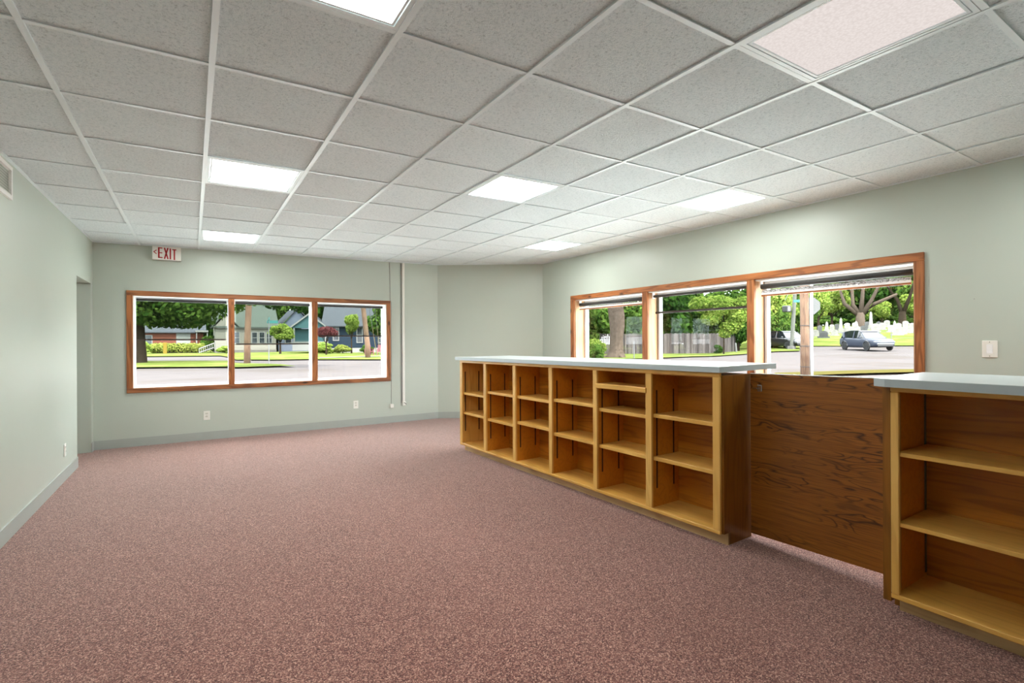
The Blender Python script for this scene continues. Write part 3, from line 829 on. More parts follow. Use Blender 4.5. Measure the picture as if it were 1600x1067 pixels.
# ---- foliage
def leaf_mesh(name, blobs, n, size, mat):
    """n small leaf cards scattered over the shells of ellipsoid blobs (x, y, z, rx, ry, rz)"""
    bl = np.array(blobs, float)
    area = bl[:, 3] * bl[:, 4] + bl[:, 4] * bl[:, 5] + bl[:, 3] * bl[:, 5]
    pick = RNG.choice(len(bl), n, p=area / area.sum())
    d = RNG.normal(size=(n, 3)); d /= np.linalg.norm(d, axis=1)[:, None]
    rad = RNG.uniform(0.55, 1.05, n) ** 0.6
    c = bl[pick, :3] + d * bl[pick, 3:] * rad[:, None]
    nr = d + RNG.normal(scale=.55, size=(n, 3)); nr[:, 2] += .25; nr /= np.linalg.norm(nr, axis=1)[:, None]
    a = np.cross(nr, RNG.normal(size=(n, 3))); a /= np.linalg.norm(a, axis=1)[:, None]
    b = np.cross(nr, a)
    s = size * RNG.uniform(.6, 1.3, n)[:, None]
    vs = np.stack([c - a * s, c - b * s * .6, c + a * s, c + b * s * .6], 1).reshape(-1, 3)
    me = bpy.data.meshes.new(name)
    me.vertices.add(4 * n); me.vertices.foreach_set('co', vs.ravel())
    me.loops.add(4 * n); me.loops.foreach_set('vertex_index', np.arange(4 * n))
    me.polygons.add(n); me.polygons.foreach_set('loop_start', np.arange(n) * 4); me.polygons.foreach_set('loop_total', np.full(n, 4))
    me.update(calc_edges=True)
    me.materials.append(MAT[mat])
    return me
def place_leaves(me, parent, scale=(1, 1, 1), loc=(0, 0, 0), rz=0):
    o = bpy.data.objects.new('foliage', me); COL.objects.link(o)
    o.parent = parent; o.location = loc; o.scale = scale; o.rotation_euler = (0, 0, rz)
    o['kind'] = 'stuff'
    return o
def cluster(k, spread=.62, r=(.30, .46)):
    out = []
    for _ in range(k):
        d = RNG.normal(size=3); d /= np.linalg.norm(d); d *= spread * RNG.uniform(.5, 1)
        q = RNG.uniform(*r); out.append((*d, q, q, q * .8))
    return out
UNIT = {m: [leaf_mesh('foliage_' + m, cluster(16), 5200, .075, m) for _ in range(2)] for m in ('leaf_mid', 'leaf_dark', 'leaf_bright', 'leaf_pale')}
def trunk(parent, h, r, mat='bark_dark', lean=(0, 0), limbs=3, spread=1.0):
    pts = [(0, 0, -.25), (0, 0, 0), (lean[0] * .3, lean[1] * .3, h * .35), (lean[0] * .7, lean[1] * .7, h * .7), (lean[0], lean[1], h)]
    MB().tube(pts, [r * 1.5, r * 1.25, r * .95, r * .8, r * .5], 12).build('trunk', mat, parent, True)
    for k in range(limbs):
        a = 2 * PI * k / limbs + .7
        p = Vector((lean[0] * .7, lean[1] * .7, h * .66))
        MB().tube([p, p + Vector((math.cos(a) * spread * .5, math.sin(a) * spread * .5, h * .3)), p + Vector((math.cos(a) * spread, math.sin(a) * spread, h * .7))], [r * .55, r * .4, r * .15], 8).build('branch', mat, parent, True)
def tree(name, x, y, lab, mat, rx, rz_, zc, var=0, th=None, tr=.2, cat='tree', group=None, bark='bark_dark', ry=None, z=None):
    zz = gz(x, y) if z is None else z
    e = tag(empty(name, (x, y, zz), 0), lab, cat, group)
    if th: trunk(e, th, tr, bark, spread=rx * .5)
    place_leaves(UNIT[mat][var], e, (rx, ry or rx, rz_), (0, 0, zc), random.uniform(0, 6))
    return e
BK = 'trees filling the background'
# far street trees
e = tag(empty('shade_tree', (-3.1, 39.8, -.02)), 'big leafy shade tree in the left pane of the far window', 'tree')
trunk(e, 4.2, .36, 'bark_dark', limbs=4, spread=3)
place_leaves(leaf_mesh('foliage', [(-2, 0, 4.6, 2.8, 2.4, 1.9), (1, -1, 4.2, 2.4, 2.2, 1.8), (3.0, -1.5, 3.9, 2.0, 2, 1.6), (.5, .5, 3.4, 2.6, 2, 1.1), (2.2, 0, 3.0, 1.6, 1.6, .8), (5.0, -3, 4.3, 1.6, 1.6, 1.1), (0, 0, 6.5, 5, 4, 2.2), (-1.5, -1, 3.3, 1.4, 1.3, .7)], 15000, .17, 'leaf_mid'), e)
e = tag(empty('overhanging_tree', (5.18, 27.6, -.02)), 'dark drooping leaves across the top of the middle pane of the far window', 'tree')
trunk(e, 4.6, .07, 'bark_dark', limbs=3, spread=1.6)
place_leaves(leaf_mesh('foliage', [(-2.9, 0, 3.4, .40, .5, .28), (-2.2, .5, 3.8, .7, .6, .3), (-1.9, 0, 3.25, .45, .5, .32), (-1.2, 0, 3.6, .6, .6, .25), (-.75, -.3, 3.2, .45, .5, .42), (-.3, 0, 3.5, .5, .6, .36), (.6, 0, 3.75, .5, .5, .15), (0, 0, 4.6, 2.4, 2, .6), (-2, 0, 4.3, 1.6, 1.5, .35)], 3600, .14, 'leaf_dark'), e)
e = tag(empty('young_tree', (7.82, 60.1, -.02)), 'small round green tree on the lawn behind the street sign', 'tree')
trunk(e, 1.9, .10, 'bark_dark', limbs=4, spread=.8)
place_leaves(UNIT['leaf_bright'][0], e, (1.55, 1.4, 1.15), (0, 0, 2.35))
e = tag(empty('red_tree', (11.0, 52.2, -.02)), 'small tree with dark red leaves before the navy house', 'tree')
trunk(e, 1.7, .07, 'bark_dark', limbs=3, spread=.6)
place_leaves(leaf_mesh('foliage', [(-.3, 0, 2.15, .8, .7, .38), (.5, 0, 2.2, .7, .6, .38), (0, 0, 2.5, .9, .7, .35)], 1500, .09, 'leaf_red'), e)
tree('leafy_tree', 17.2, 51.5, 'leafy tree behind the guy wires at the right of the far window', 'leaf_mid', 2.7, 2.7, 3.3, 0, 2.5, .2)
tree('leafy_tree', 14.6, 56.5, 'bright green sapling beside the leaning pole', 'leaf_bright', 1.1, 1.5, 3.4, 1, 2.4, .08, z=-.02)
for k, (x, y, rx, rz_, m) in enumerate(((-22, 100, 8, 7, 'leaf_dark'), (-9, 104, 8, 8, 'leaf_mid'), (3, 106, 8, 8.5, 'leaf_dark'), (13, 104, 7, 8, 'leaf_mid'), (22, 100, 8, 9, 'leaf_dark'), (32, 94, 8, 9, 'leaf_mid'), (41, 86, 8, 9, 'leaf_dark'))):
    tree('background_tree', x, y, ('tall dark tree hidden behind the shade tree at far left', 'tall tree directly behind the brick house', 'tall dark tree behind the cream house gable', 'tall tree between the cream and pale blue houses', 'tall dark tree above the navy house porch', 'tall tree above the ridge of the navy house', 'tall dark tree right of the navy house')[k], m, rx, rz_, rz_ * .85, k % 2, 4, .4, group=BK)
# hedge and bushes by the houses
def bush(x, y, rx, rz_, m, lab, grp, ry=None, v=0, z=None):
    o = tag(empty('bush', (x, y, gz(x, y) if z is None else z)), lab, 'bush', grp)
    place_leaves(UNIT[m][v], o, (rx, ry or rx, rz_), (0, 0, rz_ * .75), random.uniform(0, 6) if not ry else 0)
    for a in (0, 2.1, 4.2): MB().tube([(0, 0, -.1), (math.cos(a) * rx * .3, math.sin(a) * rx * .3, rz_)], [.03, .015], 6).build('stem', 'bark_dark', o)
e = tag(empty('hedge', (-1.7, 74.3, -.02)), 'long clipped yellow-green hedge in front of the brick house', 'hedge')
place_leaves(leaf_mesh('foliage', [(x_, 0, .65, .6, .6, .62) for x_ in np.linspace(-2.5, 2.2, 9)], 5200, .11, 'leaf_pale'), e)
MB().box(-2.4, 2.1, -.25, .25, -.1, .7).build('stems', 'bark_dark', e)
bush(-5.4, 73, 1.2, .9, 'leaf_bright', 'low bright bush beside the shade tree trunk', 'bushes by the houses')
bush(-4.3, 75, .9, .8, 'leaf_mid', 'rounded green bush at the left end of the hedge', 'bushes by the houses')
bush(1.6, 76.5, 1.7, 1.45, 'leaf_mid', 'tall dark bush behind the white stair rail', 'bushes by the houses')
bush(3.4, 74.5, 1.2, 1.3, 'leaf_dark', 'dark bush at the left corner of the cream house', 'bushes by the houses')
bush(2.9, 67.5, 1.2, .55, 'leaf_bright', 'low planting under the cream house wall', 'bushes by the houses')
bush(12.0, 57.5, 1.5, .8, 'leaf_bright', 'wide light bush under the red tree', 'bushes by the houses')
bush(13.8, 57.0, 1.1, .7, 'leaf_pale', 'pale bush at the foot of the navy house', 'bushes by the houses')
bush(16.0, 55.3, .9, .65, 'leaf_mid', 'small green bush beside the leaning pole', 'bushes by the houses')

# ---- houses
def house_window(parent, x, y, z, w, h, frame='trim_white', n=1, d=-1):
    s = MB()
    t_ = .09
    s.box(x - w / 2 - t_, x + w / 2 + t_, y + d * .05, y, z - t_, z).box(x - w / 2 - t_, x + w / 2 + t_, y + d * .05, y, z + h, z + h + t_)
    s.box(x - w / 2 - t_, x - w / 2, y + d * .05, y, z, z + h).box(x + w / 2, x + w / 2 + t_, y + d * .05, y, z, z + h)
    s.box(x - w / 2, x + w / 2, y + d * .045, y, z + h / 2 - .03, z + h / 2 + .03)
    f = s.build('window', frame, parent)
    for a, b in ((z, z + h / 2 - .03), (z + h / 2 + .03, z + h)):
        B(x - w / 2, x + w / 2, y + d * .02, y, a, b).build('pane', 'pane_dark', f)
def walls_siding(parent, x0, x1, y0, y1, z0, z1, mat, step=.2):
    m = MB().box(x0, x1, y0, y1, z0, z1)
    z = z0
    while z < z1 - .02:
        zt = min(z + step, z1)
        m.add([(x0 - .01, y0 - .03, z), (x1 + .01, y0 - .03, z), (x1 + .01, y0 - .005, zt), (x0 - .01, y0 - .005, zt), (x0 - .01, y0, z), (x1 + .01, y0, z)], [(0, 1, 2, 3), (0, 4, 5, 1)])
        z += step
    return m.build('wall', mat, parent)
def gable_roof(parent, x0, x1, y0, y1, z0, rise, axis, mat, over=.35, name='roof'):
    m = MB()
    if axis == 'x':   # ridge runs along x
        ym = (y0 + y1) / 2
        prof = [(y0 - over, z0 - .12), (ym, z0 + rise), (y1 + over, z0 - .12), (y1 + over, z0 - .0), (ym, z0 + rise + .14), (y0 - over, z0)]
        vs = [(x_, y, z) for x_ in (x0 - over, x1 + over) for y, z in prof]
    else:
        xm = (x0 + x1) / 2
        prof = [(x0 - over, z0 - .12), (xm, z0 + rise), (x1 + over, z0 - .12), (x1 + over, z0), (xm, z0 + rise + .14), (x0 - over, z0)]
        vs = [(x_, y, z) for y in (y0 - over, y1 + over) for x_, z in prof]
    m.add(vs, [(0, 1, 4, 5), (1, 2, 3, 4), (6, 7, 10, 11), (7, 8, 9, 10), (0, 6, 7, 1), (1, 7, 8, 2), (5, 4, 10, 11), (4, 3, 9, 10), (0, 5, 11, 6), (2, 3, 9, 8)])
    return m.build(name, mat, parent)
def gable_wall(parent, a0, a1, at, z0, rise, axis, mat, name='gable'):
    am = (a0 + a1) / 2
    pts = [(a0, z0), (a1, z0), (am, z0 + rise)]
    if axis == 'y': vs = [(p, q, z) for q in (at, at + .1) for p, z in pts]
    else: vs = [(q, p, z) for q in (at, at + .1) for p, z in pts]
    return MB().add(vs, [(0, 1, 2), (3, 4, 5), (0, 1, 4, 3), (1, 2, 5, 4), (2, 0, 3, 5)]).build(name, mat, parent)
# brick house at the left, a little above the street
e = tag(empty('brick_house', (-3.1, 86, .5)), 'low red brick house behind the hedge', 'house')
B(-4.2, 4.0, 0, 6, -.6, 2.3).build('wall', 'brick_red', e)
gable_roof(e, -4.2, 4.0, 0, 6, 2.3, 2.0, 'x', 'roof_grey')
house_window(e, -2.6, 0, .5, .9, 1.3); house_window(e, 1.6, 0, .6, 1.1, 1.1)
B(.7, 2.4, -.04, 0, .0, 2.2).build('wall_panel', 'trim_white', e)
B(3.0, 4.6, -1.6, 0, 2.3, 2.55).build('porch_roof', 'trim_white', e)
for xx in (3.1, 4.4): B(xx, xx + .12, -1.5, -1.38, -.3, 2.3).build('porch_post', 'trim_white', e)
# cream house
e = tag(empty('cream_house', (5.4, 71.5, 0)), 'cream clapboard house with grey-green roof in the middle pane of the far window', 'house')
walls_siding(e, -3.4, 3.4, 0, 8, -.1, 3.25, 'siding_white')
B(-3.45, 3.45, -.06, .02, -.2, .35).build('foundation', 'foundation', e)
gable_roof(e, -3.4, 3.4, 0, 8, 3.25, 2.9, 'x', 'roof_green')
gable_roof(e, -3.7, -.9, -.3, 4, 3.2, 1.7, 'y', 'roof_green', .15, 'front_gable_roof')
gable_wall(e, -3.6, -1.0, -.25, 3.1, 1.6, 'y', 'siding_white')
for xx in (-1.1, .9, 1.75, 2.6): house_window(e, xx, -.03, 1.2, .55, 1.35)
B(-3.2, 3.4, -.30, -.02, 3.05, 3.22).build('eave_board', 'trim_white', e)
# pale blue house
e = tag(empty('pale_blue_house', (11.9, 74.5, 0)), 'pale blue gabled house right of the street sign', 'house')
walls_siding(e, -2.4, 2.4, 0, 8, -.1, 3.0, 'siding_blue')
gable_wall(e, -2.4, 2.4, 0, 3.0, 2.9, 'y', 'siding_blue')
gable_roof(e, -2.4, 2.4, 0, 8, 3.0, 2.95, 'y', 'roof_grey')
house_window(e, 1.85, -.03, 1.6, .5, .8); house_window(e, -1.2, -.03, 1.2, .7, 1.2)
B(2.3, 3.9, -1.2, 3, 2.6, 2.8).build('porch_roof', 'trim_white', e)
for xx in (2.5, 3.7): B(xx, xx + .14, -1.1, -.96, .5, 2.6).build('porch_post', 'trim_white', e)
for k in range(4): B(2.4, 3.9, -2.2 + k * .3, -1.9 + k * .3, -.1, .2 + k * .2).build('step', 'steps_orange', e)
# navy house
e = tag(empty('navy_house', (15.6, 61.0, .2), -.32), 'navy blue house with grey roof in the right pane of the far window', 'house')
walls_siding(e, -2.9, 5.2, 0, 8, .35, 3.0, 'siding_navy')
B(-2.95, 5.25, -.05, .05, -.4, .35).build('foundation', 'stone_pale', e)
gable_roof(e, -2.9, 5.2, 0, 8, 3.0, 3.0, 'x', 'roof_grey')
house_window(e, -1.6, -.03, 1.3, .55, 1.5); house_window(e, 1.1, -.03, 1.05, .55, 1.7); house_window(e, 3.6, -.03, 1.0, .6, 1.0)
B(-6.1, -2.9, -.6, 6, .35, 2.6).build('wall', 'siding_teal', e)
B(-6.2, -2.4, -1.4, -.6, .1, 1.15).build('porch_wall', 'trim_white', e)
gable_wall(e, -6.4, -2.4, -1.3, 2.7, 1.6, 'y', 'siding_teal')
gable_roof(e, -6.3, -2.5, -1.2, 5, 2.7, 1.55, 'y', 'roof_grey', .25, 'porch_roof')
for s in (-1, 1):
    MB().add([(-4.4 + s * a, y, z) for y in (-1.52, -1.44) for a, z in ((0, 4.42), (2.3, 2.62), (2.3, 2.42), (0, 4.22))],
             [(0, 1, 2, 3), (4, 5, 6, 7)] + [(i, (i + 1) % 4, 4 + (i + 1) % 4, 4 + i) for i in range(4)]).build('bargeboard', 'trim_white', e)
for xx in (-6.1, -2.7): B(xx, xx + .15, -1.35, -1.2, .2, 2.7).build('porch_post', 'trim_white', e)
# stair rail, post, chairs
e = tag(empty('stair_rail', (.3, 70.7, 0)), 'white slatted stair rail climbing the lawn by the hedge', 'railing')
MB().tube([(0, 0, .55), (1.8, 1.2, 1.3)], .06, 6).build('top_rail', 'trim_white', e)
MB().tube([(0, 0, .1), (1.8, 1.2, .75)], .05, 6).build('bottom_rail', 'trim_white', e)
for k in range(9):
    u = k / 8
    B(1.8 * u - .03, 1.8 * u + .03, 1.2 * u - .03, 1.2 * u + .03, -.05 + .62 * u, .58 + .75 * u).build('baluster', 'trim_white', e)
tag(BV(-.19, .19, -.15, .15, -.05, 1.3, b=.03).build('yellow_post', 'post_yellow'), 'square yellow post standing in front of the hedge', 'post').location = (-3.05, 70.5, 0)
def lawn_chair(x, y, rz, lab):
    e = tag(empty('lawn_chair', (x, y, -.02), rz), lab, 'chair', 'pink lawn chairs')
    for k in range(4): B(-.28 + k * .14, -.16 + k * .14, .2, .26, .3, 1.0).build('back_slat', 'chair_pink', e)
    B(-.28, .28, -.3, .25, .32, .37).build('seat', 'chair_pink', e)
    for s in (-1, 1):
        B(s * .32 - .05, s * .32 + .05, -.35, .3, .55, .59).build('armrest', 'chair_pink', e)
        B(s * .32 - .03, s * .32 + .03, -.32, -.24, 0, .55).build('leg', 'chair_pink', e)
        B(s * .32 - .03, s * .32 + .03, .18, .26, 0, .55).build('leg', 'chair_pink', e)
lawn_chair(14.35, 49.0, .2, 'pink slatted lawn chair just right of the leaning pole')
lawn_chair(15.4, 48.6, -.3, 'pink slatted lawn chair under the guy wires')
# street furniture, far side
e = tag(empty('utility_pole', (2.58, 33.85, -.02)), 'brown wooden utility pole in the middle pane of the far window', 'pole')
MB().tube([(0, 0, -.3), (.02, 0, 1.5), (.12, -.03, 4), (.2, -.05, 9)], [.19, .175, .165, .13], 16).build('shaft', 'pole_wood', e, True)
B(-1.0, 1.3, -.06, .06, 8.2, 8.32).build('crossarm', 'pole_wood', e)
e = tag(empty('street_sign', (3.69, 33.15, -.02)), 'teal street name sign on a thin post in the middle pane', 'street sign')
MB().tube([(0, 0, -.2), (0, 0, 2.58)], .03, 8).build('post', 'galvanised', e)
BV(-.10, .50, -.012, .012, 2.42, 2.60, b=.004).build('name_plate', 'sign_teal', e)
p_ = BV(-.012, .012, -.35, .30, 2.60, 2.78, b=.004).build('name_plate', 'sign_teal', e)
e = tag(empty('utility_pole', (11.62, 39.97, -.02)), 'leaning brown utility pole in the right pane of the far window', 'pole')
MB().tube([(0, 0, -.3), (-.05, 0, 1.2), (-.36, .2, 4.5), (-.7, .4, 9)], [.21, .2, .18, .13], 16).build('shaft', 'pole_wood', e, True)
for k, (x0, dx) in enumerate(((1.75, 0), (2.05, .35))):
    m = tag(empty('guy_wire', (11.62 + x0, 39.9 + 3.4, -.02)), ('guy wire with yellow sleeve nearest the leaning pole', 'outer guy wire with yellow sleeve by the lawn chairs')[k], 'guy wire', 'guy wires of the leaning pole')
    MB().tube([(0, 0, -.1), (-2.3 + dx, -3.3, 8.5)], .018, 6).build('wire', 'galvanised', m)
    MB().tube([(-.10, -.15, .4), (-.68 + dx * .3, -.97, 2.5)], .035, 6).build('sleeve', 'post_yellow', m)

# ---- right-hand side
e = tag(empty('oak_tree', (27.0, 27.9, -.02)), 'old grey tree with a thick knotted trunk in the left pane of the right window', 'tree')
MB().tube([(-.05, 0, -.3), (-.03, 0, .05), (0, 0, .5), (.05, 0, 1.4), (.12, 0, 2.4), (.05, 0, 3.2), (-.05, .1, 4.2), (-.2, .2, 6)], [.95, .75, .55, .47, .56, .60, .58, .40], 18).build('trunk', 'bark_grey', e, True)
for a, s in ((.3, 1), (2.6, 1), (4.4, .9)):
    MB().tube([(0, 0, .30), (math.cos(a) * .8, math.sin(a) * .8, .05), (math.cos(a) * 1.3, math.sin(a) * 1.3, -.15)], [.25, .14, .05], 8).build('root', 'bark_grey', e, True)
for a, h in ((.4, 8), (2.4, 8.5), (4.5, 7.5)):
    MB().tube([(0, 0, 4.0), (math.cos(a) * 1.2, math.sin(a) * 1.2, 6), (math.cos(a) * 3, math.sin(a) * 3, h)], [.35, .25, .1], 10).build('branch', 'bark_grey', e, True)
place_leaves(UNIT['leaf_mid'][0], e, (5.5, 5.5, 3), (0, 0, 8.2))
# grey board fence
fa, fb = Vector((35.25, 34.5)), Vector((43.7, 29.2))
fd = (fb - fa).normalized(); frz = math.atan2(fd.y, fd.x)
e = tag(empty('board_fence', (fa.x, fa.y, -.02), frz), 'weathered grey board fence in the middle pane of the right window', 'fence')
L_ = (fb - fa).length; m = MB(); u = -4.0
while u < L_:
    w_ = random.uniform(.13, .15); hh = 1.95 + random.uniform(-.05, .05)
    m.box(u, u + w_ - .022, random.uniform(-.02, 0), .02, -.05, hh); u += w_
o = m.build('boards', 'fence_wood', e); o['kind'] = 'stuff'
for z in (.35, 1.5): B(-4, L_, .02, .06, z, z + .09).build('rail', 'fence_wood', e)
for k in range(6): B(-4 + k * 2.6, -3.9 + k * 2.6, .06, .16, -.2, 1.9).build('post', 'fence_wood', e)
# clapboard shed corner and clothes post
e = tag(empty('clapboard_shed', (20.3, 24.3, 0), -.75), 'pale clapboard shed corner at the left edge of the right window', 'shed')
walls_siding(e, -4, .35, 0, 4, 1.0, 2.45, 'siding_white')
B(-4, .25, .1, 4, -.1, 1.0).build('foundation', 'foundation', e)
B(-4.4, .6, -.35, 4.4, 2.45, 2.75).build('roof', 'bark_dark', e)
tag(MB().tube([(0, 0, -.2), (0, 0, 1.25)], .035, 8).build('metal_post', 'galvanised'), 'thin pale metal post on the grass right of the grey tree', 'post').location = (26.3, 25.4, -.02)
tag(MB().tube([(0, 0, -.2), (-.18, 0, 1.0)], .07, 8).build('marker_post', 'trim_white'), 'short white marker post at the right end of the board fence', 'post').location = (42.3, 28.0, 0)
tag(MB().tube([(0, 0, -.2), (.25, -.2, 1.0)], .06, 8).build('marker_post', 'post_yellow'), 'short leaning yellow marker post beside the right window mullion', 'post').location = (46.9, 27.4, .1)
# trees behind the fence
RT = 'trees behind the board fence'
for k, (x, y, m, rx, rz_, zc) in enumerate(((27.5, 37.5, 'leaf_dark', 2.6, 3, 3.0), (31.2, 36.5, 'leaf_mid', 3.2, 3.4, 3.3), (35, 39.5, 'leaf_mid', 3.4, 3.6, 3.6), (39.5, 38.0, 'leaf_mid', 3.6, 3.8, 3.8), (43.5, 36.5, 'leaf_dark', 3.4, 4, 3.8), (47.5, 33.0, 'leaf_mid', 3.2, 4.2, 4.0), (30, 48, 'leaf_dark', 6, 6, 5.5), (39, 48, 'leaf_dark', 7, 7, 6), (50, 43, 'leaf_dark', 6, 7, 6))):
    tree('fence_tree', x, y, ('dark tree behind the clapboard shed', 'green tree just right of the grey trunk, behind the fence', 'green tree behind the left end of the board fence', 'green tree behind the middle of the board fence', 'dark tree behind the right half of the board fence', 'green tree beyond the right end of the board fence', 'tallest dark tree far behind the grey trunk', 'tallest dark tree far behind the board fence', 'tallest dark tree far behind the mullion')[k], m, rx, rz_, zc, k % 2, 2.2, .18, group=RT)
tree('fence_tree', 49.8, 37.2, 'green tree behind the light drooping tree', 'leaf_mid', 4.2, 5.0, 4.2, 1, 2.5, .2, group=RT)
tree('fence_tree', 58.0, 43.6, 'rounded green tree filling the gap above the board fence', 'leaf_mid', 3.6, 4.4, 3.6, 0, 2.5, .2, group=RT)
e = tag(empty('drooping_tree', (38.9, 27.0, -.02)), 'light green tree drooping over the board fence', 'tree')
trunk(e, 4.2, .06, 'bark_dark', limbs=4, spread=1.6)
place_leaves(leaf_mesh('foliage', [(-.2, .3, 4.3, 1.6, 1.5, .9), (1.0, -.6, 3.4, 1.0, 1.0, .8), (.5, -.3, 2.5, .8, .8, .7), (-.9, .6, 3.2, .9, .8, .6), (.2, 0, 1.9, .55, .55, .45), (1.6, -1.0, 4.4, 1.1, 1.0, .7), (-1.6, 1.1, 4.4, 1.0, 1.0, .7), (.9, -.7, 2.7, .6, .6, .5)], 5200, .13, 'leaf_bright'), e)
tree('shadowy_tree', 44.6, 29.4, 'dark blue-green tree at the right end of the board fence', 'leaf_dark', 1.7, 2.7, 2.5, 1, 2.0, .14)
bush(21.5, 24.2, .8, .7, 'leaf_mid', 'dark bush below the clapboard shed', 'bushes outside the right window', z=0)
bush(29.0, 33.2, 1.6, .9, 'leaf_bright', 'leafy bush behind the grey tree', 'bushes outside the right window')
bush(41.3, 29.3, .6, .55, 'leaf_dark', 'small weed clump at the foot of the board fence', 'bushes outside the right window')
# wood pole with conduit, close to the building
e = tag(empty('utility_pole', (17.5, 9.05, -.02)), 'thick wooden utility pole with white conduit, nearest outside the right window', 'pole')
MB().tube([(0, 0, -.3), (0, 0, 1.5), (-.02, .02, 4), (-.04, .04, 9)], [.145, .135, .13, .10], 18).build('shaft', 'pole_wood', e, True)
MB().tube([(.135, -.155, -.1), (.13, -.15, 5.0)], .045, 10).build('conduit', 'white_vinyl', e, True)
for z in (.35, 1.05, 1.75): MB().tube([(0, 0, z), (0, 0, z + .02)], .155, 16).build('strap', 'black_plastic', e)
e = tag(empty('stop_sign', (22.85, 11.58, -.02), -1.10), 'blank grey back of an octagonal road sign behind the wooden pole', 'road sign')
MB().tube([(0, 0, -.3), (0, 0, 3.15)], .03, 8).build('post', 'galvanised', e)
oc = [(.40 * math.cos(PI / 8 + k * PI / 4), 2.76 + .40 * math.sin(PI / 8 + k * PI / 4)) for k in range(8)]
MB().add([(x_, y, z) for y in (.032, .038) for x_, z in oc], [tuple(range(8)), tuple(range(15, 7, -1))] + [(i, (i + 1) % 8, 8 + (i + 1) % 8, 8 + i) for i in range(8)]).build('plate', 'sign_back', e)
e = tag(empty('light_pole', (45.32, 24.6, gz(45.32, 24.6))), 'leaning pale grey light pole with a dark floodlight', 'pole')
MB().tube([(0, 0, -.3), (.03, -.02, .6), (.3, -.2, 6), (.45, -.3, 9)], [.2, .17, .15, .12], 14).build('shaft', 'pole_grey', e, True)
BV(-.25, .25, -.25, .25, -.1, .30, b=.02).build('base', 'concrete', e)
fl = BV(-.75, -.05, -.05, .45, 3.35, 3.92, b=.05).build('floodlight', 'black_plastic', e)
B(-.62, -.30, -.062, -.05, 3.48, 3.80).build('lens', 'headlamp', fl)
MB().tube([(0, 0, 5.6), (-.5, .3, 4.4)], .02, 6).build('cable', 'galvanised', e)
e = tag(empty('street_sign', (40.9, 21.7, gz(40.9, 21.7))), 'teal street name plate between the leaning pole and the wooden pole', 'street sign')
MB().tube([(.35, -.55, -.3), (.35, -.55, 4.25)], .03, 8).build('post', 'galvanised', e)
MB().add([(x_ + a * .02, y + a * .035, z) for a in (0, 1) for x_, y, z in ((-.15, .24, 4.02), (.40, -.62, 4.02), (.40, -.62, 4.24), (-.15, .24, 4.24))],
         [(0, 1, 2, 3), (7, 6, 5, 4)] + [(i, (i + 1) % 4, 4 + (i + 1) % 4, 4 + i) for i in range(4)]).build('name_plate', 'sign_teal', e)

